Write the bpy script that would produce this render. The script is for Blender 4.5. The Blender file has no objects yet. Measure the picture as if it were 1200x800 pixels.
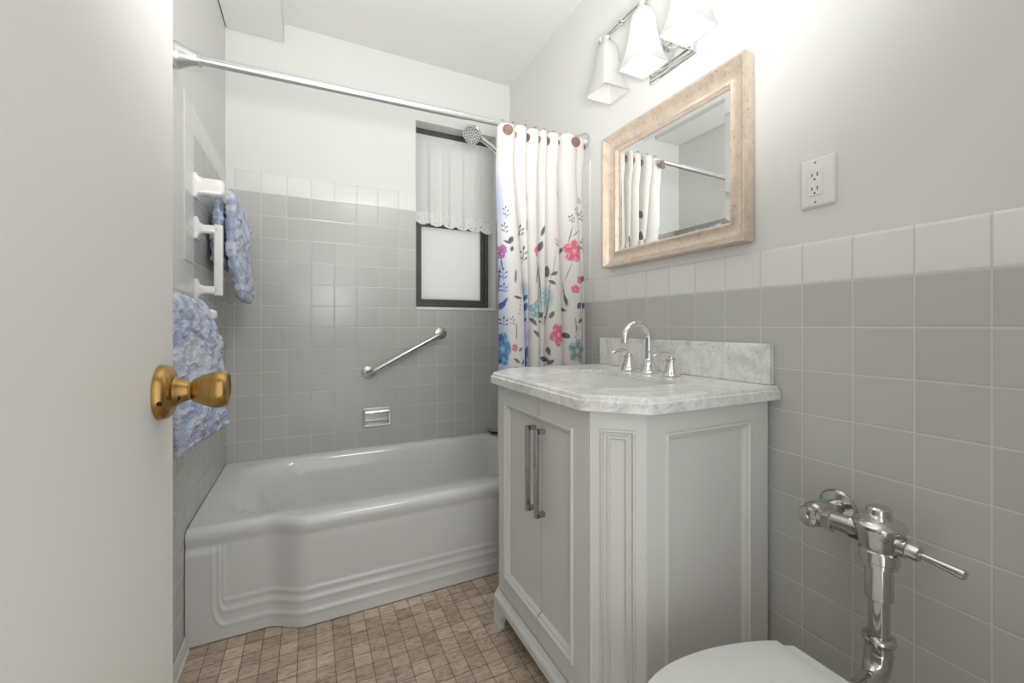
import bpy, bmesh, math, random
import numpy as np
from mathutils import Vector, Matrix

random.seed(4)
rng = np.random.default_rng(7)
PI = math.pi
K = 1.02                      # camera height above the floor
L, R, D = -0.355, 1.133, 2.372  # left wall, right wall, window wall
NEAR = -0.45                  # where the built part of the room stops, behind the camera
CEIL = K + 1.513
C = bpy.context.scene.collection

# ------------------------------------------------------------------ helpers
def lin(c):
    return tuple(((v / 12.92) if v <= 0.04045 else ((v + 0.055) / 1.055) ** 2.4) for v in c)

def rgb(r, g, b):
    return lin((r / 255, g / 255, b / 255))

class MB:
    def __init__(s):
        s.bm = bmesh.new()
    def face(s, pts):
        vs = [s.bm.verts.new(p) for p in pts]
        try:
            return s.bm.faces.new(vs)
        except ValueError:
            return None
    def box(s, x0, x1, y0, y1, z0, z1):
        p = [(x, y, z) for x in (x0, x1) for y in (y0, y1) for z in (z0, z1)]
        v = [s.bm.verts.new(q) for q in p]
        for f in ((0, 1, 3, 2), (4, 6, 7, 5), (0, 4, 5, 1), (2, 3, 7, 6), (0, 2, 6, 4), (1, 5, 7, 3)):
            s.bm.faces.new([v[i] for i in f])
        return s
    def loft(s, loops, cap0=True, cap1=True, closed=True):
        rows = [[s.bm.verts.new(p) for p in lp] for lp in loops]
        n = len(rows[0])
        for a, b in zip(rows, rows[1:]):
            for i in range(n if closed else n - 1):
                j = (i + 1) % n
                s.bm.faces.new((a[i], a[j], b[j], b[i]))
        if cap0: s.bm.faces.new(rows[0][::-1])
        if cap1: s.bm.faces.new(rows[-1])
        return s
    def prism(s, poly, axis, a0, a1):
        def P(q, a):
            if axis == 'z': return (q[0], q[1], a)
            if axis == 'y': return (q[0], a, q[1])
            return (a, q[0], q[1])
        return s.loft([[P(q, a0) for q in poly], [P(q, a1) for q in poly]])
    def lathe(s, prof, org, axis=(0, 0, 1), seg=32):
        ax = Vector(axis).normalized()
        t = Vector((1, 0, 0)) if abs(ax.x) < .9 else Vector((0, 1, 0))
        u = ax.cross(t).normalized(); w = ax.cross(u)
        o = Vector(org)
        loops = []
        for r, h in prof:
            r = max(r, 1e-5)
            loops.append([o + ax * h + u * (r * math.cos(2 * PI * i / seg)) + w * (r * math.sin(2 * PI * i / seg)) for i in range(seg)])
        return s.loft(loops)
    def tube(s, pts, rad, seg=14, flat=None):
        pts = [Vector(p) for p in pts]
        n = len(pts)
        rads = rad if isinstance(rad, (list, tuple)) else [rad] * n
        up = None
        loops = []
        for i, p in enumerate(pts):
            tg = (pts[min(i + 1, n - 1)] - pts[max(i - 1, 0)]).normalized()
            if up is None:
                up = Vector((0, 0, 1)) if abs(tg.z) < .9 else Vector((1, 0, 0))
            up = (up - tg * up.dot(tg)).normalized()
            sd = tg.cross(up)
            f = flat or 1.0
            loops.append([p + sd * (rads[i] * math.cos(2 * PI * k / seg)) + up * (rads[i] * f * math.sin(2 * PI * k / seg)) for k in range(seg)])
        return s.loft(loops)
    def grid(s, P):
        rows = [[s.bm.verts.new(p) for p in row] for row in P]
        for a, b in zip(rows, rows[1:]):
            for i in range(len(a) - 1):
                s.bm.faces.new((a[i], a[i + 1], b[i + 1], b[i]))
        return s
    def build(s, name, mat, parent=None, bevel=0, seg=2, smooth=True, angle=35, merge=1e-5, sub=0, props=None):
        bm = s.bm
        if merge: bmesh.ops.remove_doubles(bm, verts=bm.verts, dist=merge)
        bmesh.ops.recalc_face_normals(bm, faces=bm.faces)
        off = Vector((0, 0, 0))
        o = parent
        while o is not None:
            off += o.location; o = o.parent
        if off.length > 0:
            bmesh.ops.translate(bm, verts=bm.verts, vec=-off)
        me = bpy.data.meshes.new(name)
        bm.to_mesh(me); bm.free()
        if smooth:
            me.polygons.foreach_set('use_smooth', [True] * len(me.polygons))
            if angle: me.set_sharp_from_angle(angle=math.radians(angle))
        me.materials.append(mat)
        ob = bpy.data.objects.new(name, me)
        C.objects.link(ob)
        if parent is not None: ob.parent = parent
        if bevel:
            m = ob.modifiers.new('bevel', 'BEVEL'); m.width = bevel; m.segments = seg
            m.limit_method = 'ANGLE'; m.angle_limit = math.radians(40)
        if sub:
            m = ob.modifiers.new('sub', 'SUBSURF'); m.levels = sub; m.render_levels = sub
        for k, v in (props or {}).items(): ob[k] = v
        return ob

def thing(name, label, cat, loc, group=None):
    o = bpy.data.objects.new(name, None); C.objects.link(o)
    o.location = loc; o.empty_display_size = .05
    o['label'] = label; o['category'] = cat
    if group: o['group'] = group
    return o

def tag(o, label, cat, group=None):
    o['label'] = label; o['category'] = cat
    if group: o['group'] = group
    return o

def struct(o, label=None, cat=None):
    o['kind'] = 'structure'
    if label: o['label'] = label
    if cat: o['category'] = cat
    return o

def smooth01(a, b, x):
    t = min(1, max(0, (x - a) / (b - a)))
    return t * t * (3 - 2 * t)

def rrect(x0, x1, y0, y1, r, n=8):
    """rounded rectangle, counter-clockwise; r = one radius or four (x1y1, x0y1, x0y0, x1y0)"""
    rs = r if isinstance(r, (tuple, list)) else (r,) * 4
    out = []
    for (cx, cy, a0, q) in ((x1 - rs[0], y1 - rs[0], 0, rs[0]), (x0 + rs[1], y1 - rs[1], 90, rs[1]),
                            (x0 + rs[2], y0 + rs[2], 180, rs[2]), (x1 - rs[3], y0 + rs[3], 270, rs[3])):
        for i in range(n + 1):
            a = math.radians(a0 + 90 * i / n)
            out.append((cx + q * math.cos(a), cy + q * math.sin(a)))
    return out

# ------------------------------------------------------------------ materials
def mat(name, col, rough=.5, metal=0, spec=.5, coat=0, trans=0, emit=None, es=0):
    m = bpy.data.materials.new(name); m.use_nodes = True
    b = m.node_tree.nodes['Principled BSDF']
    b.inputs['Base Color'].default_value = (*col, 1)
    b.inputs['Roughness'].default_value = rough
    b.inputs['Metallic'].default_value = metal
    b.inputs['Specular IOR Level'].default_value = spec
    b.inputs['Coat Weight'].default_value = coat
    b.inputs['Transmission Weight'].default_value = trans
    if emit:
        b.inputs['Emission Color'].default_value = (*emit, 1)
        b.inputs['Emission Strength'].default_value = es
    return m

def nt(m):
    return m.node_tree.nodes, m.node_tree.links, m.node_tree.nodes['Principled BSDF']

def add_noise(m, scale=20, amt=.06, bump=0, detail=4, bscale=None, stretch=None, dist=.001):
    """slight procedural colour variation and bump"""
    N, LK, B = nt(m)
    tc = N.new('ShaderNodeTexCoord')
    src = tc.outputs['Object']
    if stretch:
        mp = N.new('ShaderNodeMapping'); mp.inputs['Scale'].default_value = stretch
        LK.new(src, mp.inputs['Vector']); src = mp.outputs['Vector']
    t = N.new('ShaderNodeTexNoise'); t.inputs['Scale'].default_value = scale; t.inputs['Detail'].default_value = detail
    LK.new(src, t.inputs['Vector'])
    if amt:
        base = B.inputs['Base Color'].default_value[:3]
        r = N.new('ShaderNodeValToRGB')
        r.color_ramp.elements[0].position = .3; r.color_ramp.elements[1].position = .7
        r.color_ramp.elements[0].color = (*[c * (1 - amt) for c in base], 1)
        r.color_ramp.elements[1].color = (*[min(1, c * (1 + amt)) for c in base], 1)
        LK.new(t.outputs['Fac'], r.inputs['Fac']); LK.new(r.outputs['Color'], B.inputs['Base Color'])
    if bump:
        t2 = t
        if bscale:
            t2 = N.new('ShaderNodeTexNoise'); t2.inputs['Scale'].default_value = bscale; t2.inputs['Detail'].default_value = detail
            LK.new(src, t2.inputs['Vector'])
        b = N.new('ShaderNodeBump'); b.inputs['Strength'].default_value = bump; b.inputs['Distance'].default_value = dist
        LK.new(t2.outputs['Fac'], b.inputs['Height']); LK.new(b.outputs['Normal'], B.inputs['Normal'])
    return m

P_TILE = 0.1098
def tile_mat(name, axis, a0, z0, col, grout, rough=.24, var=.03, gw=.0032):
    """glazed square wall tile; axis 'x' or 'y' is the horizontal run, a0/z0 a joint crossing"""
    m = mat(name, col, rough)
    N, LK, B = nt(m)
    tc = N.new('ShaderNodeTexCoord'); sp = N.new('ShaderNodeSeparateXYZ'); cb = N.new('ShaderNodeCombineXYZ')
    LK.new(tc.outputs['Object'], sp.inputs[0])
    LK.new(sp.outputs['X' if axis == 'x' else 'Y'], cb.inputs['X']); LK.new(sp.outputs['Z'], cb.inputs['Y'])
    mp = N.new('ShaderNodeMapping'); mp.inputs['Location'].default_value = (-a0 + 40 * P_TILE, -z0 + 40 * P_TILE, 0)
    LK.new(cb.outputs[0], mp.inputs['Vector'])
    def brick(ms, smooth):
        b = N.new('ShaderNodeTexBrick'); b.offset = 0; b.squash = 1
        b.inputs['Scale'].default_value = 1; b.inputs['Brick Width'].default_value = P_TILE; b.inputs['Row Height'].default_value = P_TILE
        b.inputs['Mortar Size'].default_value = ms; b.inputs['Mortar Smooth'].default_value = smooth
        LK.new(mp.outputs[0], b.inputs['Vector'])
        return b
    b1 = brick(gw / 2, .25)
    b1.inputs['Color1'].default_value = (*[c * (1 - var) for c in col], 1)
    b1.inputs['Color2'].default_value = (*[c * (1 + var) for c in col], 1)
    b1.inputs['Mortar'].default_value = (*grout, 1)
    LK.new(b1.outputs['Color'], B.inputs['Base Color'])
    b2 = brick(.0045, 1.0)
    mr = N.new('ShaderNodeMapRange'); mr.inputs['To Min'].default_value = rough; mr.inputs['To Max'].default_value = .6
    LK.new(b1.outputs['Fac'], mr.inputs['Value']); LK.new(mr.outputs[0], B.inputs['Roughness'])
    nz = N.new('ShaderNodeTexNoise'); nz.inputs['Scale'].default_value = 9; nz.inputs['Detail'].default_value = 1
    LK.new(tc.outputs['Object'], nz.inputs['Vector'])
    ml = N.new('ShaderNodeMath'); ml.operation = 'MULTIPLY_ADD'; ml.inputs[1].default_value = -1.0
    LK.new(b2.outputs['Fac'], ml.inputs[0])
    sc = N.new('ShaderNodeMath'); sc.operation = 'MULTIPLY'; sc.inputs[1].default_value = .5
    LK.new(nz.outputs['Fac'], sc.inputs[0]); LK.new(sc.outputs[0], ml.inputs[2])
    bp = N.new('ShaderNodeBump'); bp.inputs['Strength'].default_value = .55; bp.inputs['Distance'].default_value = .0012
    LK.new(ml.outputs[0], bp.inputs['Height']); LK.new(bp.outputs['Normal'], B.inputs['Normal'])
    return m

def marble_mat(name):
    m = mat(name, rgb(225, 225, 222), .22)
    N, LK, B = nt(m)
    tc = N.new('ShaderNodeTexCoord')
    mp = N.new('ShaderNodeMapping'); mp.inputs['Rotation'].default_value = (.4, .3, .7); mp.inputs['Scale'].default_value = (1, 1.6, 1.2)
    LK.new(tc.outputs['Object'], mp.inputs[0])
    n1 = N.new('ShaderNodeTexNoise'); n1.inputs['Scale'].default_value = 7; n1.inputs['Detail'].default_value = 8; n1.inputs['Roughness'].default_value = .65; n1.inputs['Distortion'].default_value = 1.2
    LK.new(mp.outputs[0], n1.inputs['Vector'])
    r1 = N.new('ShaderNodeValToRGB'); e = r1.color_ramp.elements
    e[0].position = .34; e[0].color = (*rgb(211, 211, 208), 1); e[1].position = .56; e[1].color = (*rgb(238, 238, 236), 1)
    LK.new(n1.outputs['Fac'], r1.inputs['Fac'])
    n2 = N.new('ShaderNodeTexNoise'); n2.inputs['Scale'].default_value = 11; n2.inputs['Detail'].default_value = 6; n2.inputs['Distortion'].default_value = 2.2
    LK.new(mp.outputs[0], n2.inputs['Vector'])
    r2 = N.new('ShaderNodeValToRGB'); e = r2.color_ramp.elements
    e[0].position = .478; e[0].color = (1, 1, 1, 1); e[1].position = .522; e[1].color = (1, 1, 1, 1)
    v = e.new(.5); v.color = (.5, .5, .5, 1)
    LK.new(n2.outputs['Fac'], r2.inputs['Fac'])
    mx = N.new('ShaderNodeMixRGB'); mx.blend_type = 'MULTIPLY'; mx.inputs[0].default_value = .48
    LK.new(r1.outputs[0], mx.inputs[1]); LK.new(r2.outputs[0], mx.inputs[2])
    LK.new(mx.outputs[0], B.inputs['Base Color'])
    return m

def mosaic_mat(name):
    m = mat(name, rgb(170, 150, 130), .45)
    N, LK, B = nt(m)
    tc = N.new('ShaderNodeTexCoord')
    def brick(p, ms, c1, c2, mo, sm=.1):
        b = N.new('ShaderNodeTexBrick'); b.offset = 0; b.squash = 1
        b.inputs['Scale'].default_value = 1; b.inputs['Brick Width'].default_value = p; b.inputs['Row Height'].default_value = p
        b.inputs['Mortar Size'].default_value = ms; b.inputs['Mortar Smooth'].default_value = sm
        b.inputs['Color1'].default_value = (*c1, 1); b.inputs['Color2'].default_value = (*c2, 1); b.inputs['Mortar'].default_value = (*mo, 1)
        return b
    mp = N.new('ShaderNodeMapping'); mp.inputs['Location'].default_value = (5.028, 5.012, 0)
    LK.new(tc.outputs['Object'], mp.inputs[0])
    b1 = brick(.0515, .0011, rgb(222, 207, 192), rgb(184, 167, 152), rgb(122, 102, 88))
    LK.new(mp.outputs[0], b1.inputs['Vector'])
    # broad drift of tone between sheets, and stone veining inside each piece
    n1 = N.new('ShaderNodeTexNoise'); n1.inputs['Scale'].default_value = 3.5; n1.inputs['Detail'].default_value = 2
    LK.new(tc.outputs['Object'], n1.inputs['Vector'])
    r1 = N.new('ShaderNodeValToRGB'); e = r1.color_ramp.elements
    e[0].position = .32; e[0].color = (*rgb(226, 222, 208), 1); e[1].position = .68; e[1].color = (1, .97, .95, 1)
    LK.new(n1.outputs['Fac'], r1.inputs[0])
    mp2 = N.new('ShaderNodeMapping'); mp2.inputs['Scale'].default_value = (22, 70, 20); mp2.inputs['Rotation'].default_value = (0, 0, .5)
    LK.new(tc.outputs['Object'], mp2.inputs[0])
    n2 = N.new('ShaderNodeTexNoise'); n2.inputs['Scale'].default_value = 1.0; n2.inputs['Detail'].default_value = 6; n2.inputs['Roughness'].default_value = .7; n2.inputs['Distortion'].default_value = 1.5
    LK.new(mp2.outputs[0], n2.inputs['Vector'])
    r2 = N.new('ShaderNodeValToRGB'); e = r2.color_ramp.elements
    e[0].position = .36; e[0].color = (.56, .54, .52, 1); e[1].position = .55; e[1].color = (1.06, 1.05, 1.04, 1)
    LK.new(n2.outputs['Fac'], r2.inputs[0])
    x1 = N.new('ShaderNodeMixRGB'); x1.blend_type = 'MULTIPLY'; x1.inputs[0].default_value = .8
    LK.new(b1.outputs['Color'], x1.inputs[1]); LK.new(r1.outputs[0], x1.inputs[2])
    x2 = N.new('ShaderNodeMixRGB'); x2.blend_type = 'MULTIPLY'; x2.inputs[0].default_value = .85
    LK.new(x1.outputs[0], x2.inputs[1]); LK.new(r2.outputs[0], x2.inputs[2])
    LK.new(x2.outputs[0], B.inputs['Base Color'])
    inv = N.new('ShaderNodeMath'); inv.operation = 'SUBTRACT'; inv.inputs[0].default_value = 1
    LK.new(b1.outputs['Fac'], inv.inputs[1])
    bp = N.new('ShaderNodeBump'); bp.inputs['Strength'].default_value = .6; bp.inputs['Distance'].default_value = .001
    LK.new(inv.outputs[0], bp.inputs['Height']); LK.new(bp.outputs[0], B.inputs['Normal'])
    return m

def attr_mat(name, attr, rough=.8, transl=0.0, bump=0, bscale=400, dist=.001):
    m = mat(name, (1, 1, 1), rough, spec=.2)
    N, LK, B = nt(m)
    a = N.new('ShaderNodeVertexColor'); a.layer_name = attr
    LK.new(a.outputs['Color'], B.inputs['Base Color'])
    if bump:
        tc = N.new('ShaderNodeTexCoord')
        t = N.new('ShaderNodeTexNoise'); t.inputs['Scale'].default_value = bscale; t.inputs['Detail'].default_value = 3
        LK.new(tc.outputs['Object'], t.inputs['Vector'])
        b = N.new('ShaderNodeBump'); b.inputs['Strength'].default_value = bump; b.inputs['Distance'].default_value = dist
        LK.new(t.outputs['Fac'], b.inputs['Height']); LK.new(b.outputs['Normal'], B.inputs['Normal'])
    if transl:
        t = N.new('ShaderNodeBsdfTranslucent'); mx = N.new('ShaderNodeMixShader'); mx.inputs[0].default_value = transl
        LK.new(a.outputs['Color'], t.inputs['Color'])
        out = N['Material Output']
        LK.new(B.outputs[0], mx.inputs[1]); LK.new(t.outputs[0], mx.inputs[2]); LK.new(mx.outputs[0], out.inputs['Surface'])
    return m

def translucent(m, col, fac):
    N, LK, B = nt(m)
    t = N.new('ShaderNodeBsdfTranslucent'); t.inputs['Color'].default_value = (*col, 1)
    mx = N.new('ShaderNodeMixShader'); mx.inputs[0].default_value = fac
    LK.new(B.outputs[0], mx.inputs[1]); LK.new(t.outputs[0], mx.inputs[2])
    LK.new(mx.outputs[0], N['Material Output'].inputs['Surface'])
    return m

M = {}
M['paint'] = add_noise(mat('wall_paint', rgb(217, 217, 214), .55, spec=.3), 3, .006, .05, bscale=160, dist=.0006)
M['ceil'] = add_noise(mat('ceiling_paint', rgb(220, 220, 217), .7, spec=.2), 3, .006)
M['doorpaint'] = add_noise(mat('door_paint', rgb(228, 227, 222), .4), 2, .008, .12, bscale=60, dist=.0006)
GREY, WHITE_T = rgb(187, 187, 183), rgb(219, 219, 216)
GR_G, GR_W = rgb(203, 203, 199), rgb(196, 196, 192)
ZB, ZR = K + .655, K + .1085           # top of the grey courses: tub alcove / wainscot
M['tile_back'] = tile_mat('grey_tile_window_wall', 'x', -.321, ZB, GREY, GR_G)
M['tile_side'] = tile_mat('grey_tile_right_wall', 'y', 1.404, ZR, GREY, GR_G)
M['tile_left'] = tile_mat('grey_tile_left_wall', 'y', 1.645, ZR, GREY, GR_G)
M['wtile_back'] = tile_mat('white_tile_window_wall', 'x', -.321, ZB, WHITE_T, GR_W, gw=.003)
M['wtile_side'] = tile_mat('white_tile_right_wall', 'y', 1.404, ZR, WHITE_T, GR_W, gw=.003)
M['wtile_left'] = tile_mat('white_tile_left_wall', 'y', 1.645, ZR, WHITE_T, GR_W, gw=.003)
M['enamel'] = add_noise(mat('tub_enamel', rgb(216, 217, 216), .14, coat=.3), 4, .008)
M['porcelain'] = add_noise(mat('white_porcelain', rgb(228, 228, 226), .12, coat=.3), 5, .006)
M['seatplastic'] = add_noise(mat('toilet_seat_plastic', rgb(228, 228, 226), .25), 5, .006)
M['ceramic'] = add_noise(mat('white_ceramic', rgb(226, 225, 221), .15), 8, .01)
M['chrome'] = add_noise(mat('chrome', (.80, .80, .79), .06, metal=1), 12, .03)
M['chrome_dark_refl'] = add_noise(mat('dark_reflection_chrome', (.58, .575, .56), .09, metal=1), 14, .10)  # base colour lowered to stand for dark reflections of the surroundings
M['rod'] = add_noise(mat('satin_rod', (.62, .62, .61), .34, metal=.9), 60, .04, stretch=(1, 8, 8))
M['steel'] = add_noise(mat('brushed_steel', (.62, .61, .59), .28, metal=1), 60, .06, stretch=(1, 1, 8))
M['nickel'] = add_noise(mat('satin_nickel', (.40, .39, .37), .22, metal=1), 50, .05)
M['brass'] = add_noise(mat('antique_brass', rgb(172, 138, 84), .26, metal=1), 14, .22, .08, bscale=40, stretch=(14, 1, 1), dist=.0008)
M['brass_dark'] = mat('brass_recess', rgb(50, 38, 24), .6, metal=.6)
M['vanity'] = add_noise(mat('vanity_paint', rgb(219, 219, 216), .35), 4, .008)
M['marble'] = marble_mat('white_marble')
M['mosaic'] = mosaic_mat('stone_mosaic')
M['gold'] = add_noise(mat('champagne_frame', rgb(214, 198, 182), .34, metal=.45), 38, .10, .25, bscale=110, stretch=(1, 1, 1), dist=.001)
_N, _LK, _B = nt(M['gold'])
_t = _N.new('ShaderNodeTexNoise'); _t.inputs['Scale'].default_value = 85; _t.inputs['Detail'].default_value = 5; _t.inputs['Roughness'].default_value = .75
_tc = _N.new('ShaderNodeTexCoord'); _LK.new(_tc.outputs['Object'], _t.inputs['Vector'])
_r = _N.new('ShaderNodeValToRGB'); _r.color_ramp.elements[0].position = .33; _r.color_ramp.elements[0].color = (.42, .34, .27, 1); _r.color_ramp.elements[1].position = .41; _r.color_ramp.elements[1].color = (1, 1, 1, 1)
_LK.new(_t.outputs['Fac'], _r.inputs['Fac'])
_m = _N.new('ShaderNodeMixRGB'); _m.blend_type = 'MULTIPLY'; _m.inputs[0].default_value = .8
_LK.new(_B.inputs['Base Color'].links[0].from_socket, _m.inputs[1]); _LK.new(_r.outputs[0], _m.inputs[2]); _LK.new(_m.outputs[0], _B.inputs['Base Color'])
M['mirror'] = add_noise(mat('mirror_glass', (.86, .87, .86), .005, metal=1), 2, .004)
M['plastic'] = add_noise(mat('white_plastic', rgb(226, 226, 222), .3), 8, .006)
M['dark'] = mat('dark_slot', rgb(45, 42, 40), .7)
M['black_frame'] = add_noise(mat('dark_window_frame', rgb(72, 71, 68), .5), 14, .18)
M['linerclip'] = add_noise(mat('brown_button', rgb(118, 92, 77), .5), 40, .22)
M['black'] = add_noise(mat('black_rubber', rgb(28, 28, 28), .35), 20, .1)
M['lace'] = translucent(add_noise(mat('white_voile', rgb(240, 240, 238), .8, spec=.1), 60, .02), rgb(240, 240, 238), .5)
M['baseb'] = add_noise(mat('cove_base', rgb(214, 214, 210), .3), 6, .01)

# frosted window glass
g = mat('frosted_glass', rgb(228, 228, 226), .5); M['frost'] = translucent(add_noise(g, 6, .03), rgb(226, 226, 224), .7)
# frosted lamp shades, etched white glass
def shade_mat(name):
    m = mat(name, rgb(228, 228, 226), .35)
    return translucent(add_noise(m, 10, .01), rgb(236, 236, 234), .5)
M['shade'] = shade_mat('etched_shade_glass')
M['bulb_on'] = mat('lit_bulb', (1, 1, 1), .4, emit=(1, .97, .93), es=1.3)
M['bulb_off'] = add_noise(mat('unlit_bulb', rgb(236, 236, 232), .3), 9, .01)

# ------------------------------------------------------------------ room shell
mb = MB(); mb.box(L - .12, R + .12, NEAR, D + .2, -.1, 0)
struct(mb.build('floor', M['mosaic'], smooth=False), 'beige brown stone mosaic floor of small squares', 'floor')
mb = MB(); mb.box(L - .12, R + .12, NEAR, D + .2, CEIL, CEIL + .1)
struct(mb.build('ceiling', M['ceil'], smooth=False), 'plain white painted ceiling', 'ceiling')
# boxed pipe chase in the corner of ceiling and left wall
mb = MB(); mb.box(L, -.113, NEAR, D, K + 1.416, CEIL)
struct(mb.build('trim_1', M['ceil'], bevel=.003), 'boxed white soffit under the ceiling along the left wall', 'soffit')

WX0, WX1, WZ0, WZ1 = .545, 1.042, K + .10, K + 1.176
mb = MB()
y0, y1 = D + .004, D + .2
SHX0, SHX1, SHZ0, SHZ1 = .270, .396, K - .532, K - .474
def box_hole(mb, x0, x1, y0, y1, z0, z1):
    mb.box(x0, SHX0, y0, y1, z0, z1); mb.box(SHX1, x1, y0, y1, z0, z1)
    mb.box(SHX0, SHX1, y0, y1, z0, SHZ0); mb.box(SHX0, SHX1, y0, y1, SHZ1, z1)
box_hole(mb, L - .12, WX0, y0, y1, 0, CEIL); mb.box(WX1, R + .12, y0, y1, 0, CEIL)
mb.box(WX0, WX1, y0, y1, 0, WZ0); mb.box(WX0, WX1, y0, y1, WZ1, CEIL)
wall_back = struct(mb.build('wall_back', M['paint'], smooth=False), 'white painted wall with the window above grey tile behind the tub', 'wall')
mb = MB(); mb.box(R + .004, R + .12, NEAR, D + .2, 0, CEIL)
wall_right = struct(mb.build('wall_right', M['paint'], smooth=False), 'white painted wall above grey tile wainscot behind vanity and toilet', 'wall')
mb = MB(); mb.box(L - .12, L - .004, NEAR, D + .2, 0, CEIL)
wall_left = struct(mb.build('wall_left', M['paint'], smooth=False), 'left wall behind the open door and the towels', 'wall')

DOX0, DOX1, DOZ = -.212, .62, 2.06
mb = MB(); ya, yb = -.20, -.08
mb.box(L - .12, DOX0, ya, yb, 0, CEIL); mb.box(DOX1, R + .12, ya, yb, 0, CEIL); mb.box(DOX0, DOX1, ya, yb, DOZ, CEIL)
wall_front = struct(mb.build('wall_front', M['paint'], smooth=False), 'wall with the open doorway facing the tub', 'wall')
TW = .105                               # height of a white bullnose course
def bull(axis, s, a0, a1, z0, z1, up=True):
    """white course with a rounded top; s = the tile face coordinate, going back into the wall"""
    t = .006
    if axis == 'x':   # on the window wall, faces -y
        prof = [(s, z0), (s, z1 - .011), (s + .0015, z1 - .004), (s + t * .8, z1 - .0006), (s + t, z1), (s + t, z0)]
        return [[(a, p[0], p[1]) for p in prof] for a in (a0, a1)]
    sg = 1 if s > 0 else -1
    prof = [(s, z0), (s, z1 - .011), (s + sg * .0015, z1 - .004), (s + sg * t * .8, z1 - .0006), (s + sg * t, z1), (s + sg * t, z0)]
    return [[(p[0], a, p[1]) for p in prof] for a in (a0, a1)]

# grey tile and white top course: window wall
mb = MB()
box_hole(mb, L, WX0, D, D + .006, .30, ZB); mb.box(WX1, R, D, D + .006, .30, ZB)
mb.box(WX0, WX1, D, D + .006, .30, WZ0)
mb.build('grey_tile', M['tile_back'], wall_back, smooth=False, props={'label': 'grey square wall tile'})
mb = MB(); mb.loft(bull('x', D, L, WX0, ZB, ZB + .1)); mb.loft(bull('x', D, WX1, R, ZB, ZB + .1))
mb.build('white_tile_course', M['wtile_back'], wall_back, angle=50, props={'label': 'white bullnose tile course'})
# right wall
YT = 1.645                              # where the taller tub surround begins
mb = MB(); mb.box(R, R + .006, NEAR, YT, 0, ZR); mb.box(R, R + .006, YT, D, 0, ZB)
mb.build('grey_tile', M['tile_side'], wall_right, smooth=False, props={'label': 'grey square wall tile'})
mb = MB(); mb.loft(bull('y', R, NEAR, YT, ZR, ZR + TW)); mb.loft(bull('y', R, YT - .11, D, ZB, ZB + .1))
mb.box(R - .0005, R + .006, YT - .11, YT, ZR + TW, ZB)
mb.build('white_tile_course', M['wtile_side'], wall_right, angle=50, props={'label': 'white bullnose tile course'})
# left wall
mb = MB(); mb.box(L - .006, L, NEAR, YT + .11, 0, ZR); mb.box(L - .006, L, YT + .11, D, 0, ZB)
mb.build('grey_tile', M['tile_left'], wall_left, smooth=False, props={'label': 'grey square wall tile'})
mb = MB(); mb.loft(bull('y', L, NEAR, YT + .11, ZR, ZR + TW)); mb.loft(bull('y', L, YT, D, ZB, ZB + .1))
mb.box(L - .006, L + .0005, YT, YT + .11, ZR + TW, ZB)
mb.build('white_tile_course', M['wtile_left'], wall_left, angle=50, props={'label': 'white bullnose tile course'})
# cove base at the foot of the left wall
mb = MB()
prof = [(L + .001, 0.001), (L + .016, .001), (L + .010, .008), (L + .009, .036), (L + .006, .042), (L + .001, .042)]
mb.loft([[(p[0], a, p[1]) for p in prof] for a in (NEAR, 1.63)])
struct(mb.build('baseboard_left', M['baseb']), 'low white cove base at foot of left wall', 'baseboard')

# ------------------------------------------------------------------ window
YW = D + .088
mb = MB(); mb.prism([(D - .006, WZ0 - .004), (D + .19, WZ0 + .0), (D + .19, WZ0 + .022), (D - .006, WZ0 + .012)], 'x', WX0 + .001, WX1 - .001)
win = struct(mb.build('window_1', M['ceramic'], bevel=.003), 'white sill of the small frosted sash window over the tub', 'window')
FZ0, FZ1 = WZ0 + .016, WZ1
ZM = K + .60
def ring_frame(mb, x0, x1, z0, z1, w, ya, yb, wb=None, wt=None):
    wb = wb or w; wt = wt or w
    mb.box(x0, x0 + w, ya, yb, z0, z1); mb.box(x1 - w, x1, ya, yb, z0, z1)
    mb.box(x0 + w, x1 - w, ya, yb, z0, z0 + wb); mb.box(x0 + w, x1 - w, ya, yb, z1 - wt, z1)
mb = MB(); ring_frame(mb, WX0 + .002, WX1 - .014, FZ0, FZ1 - .001, .026, YW, YW + .05, wt=.05)
mb.build('window_frame', M['black_frame'], win, bevel=.002)
mb = MB(); ring_frame(mb, WX0 + .03, WX1 - .042, FZ0 + .018, ZM + .02, .022, YW + .008, YW + .036, wb=.03)
sash = mb.build('sash', M['black_frame'], win, bevel=.002, props={'label': 'lower dark sash'})
mb = MB(); mb.box(WX0 + .05, WX1 - .062, YW + .018, YW + .024, FZ0 + .046, ZM)
mb.build('frosted_pane', M['frost'], sash, smooth=False, props={'label': 'frosted glass pane'})
mb = MB(); ring_frame(mb, WX0 + .03, WX1 - .042, ZM + .005, FZ1 - .05, .022, YW + .022, YW + .046)
sash = mb.build('sash', M['black_frame'], win, bevel=.002, props={'label': 'upper dark sash behind the lace curtain'})
mb = MB(); mb.box(WX0 + .05, WX1 - .062, YW + .03, YW + .036, ZM + .024, FZ1 - .07)
mb.build('frosted_pane', M['frost'], sash, smooth=False, props={'label': 'frosted glass pane'})

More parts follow.
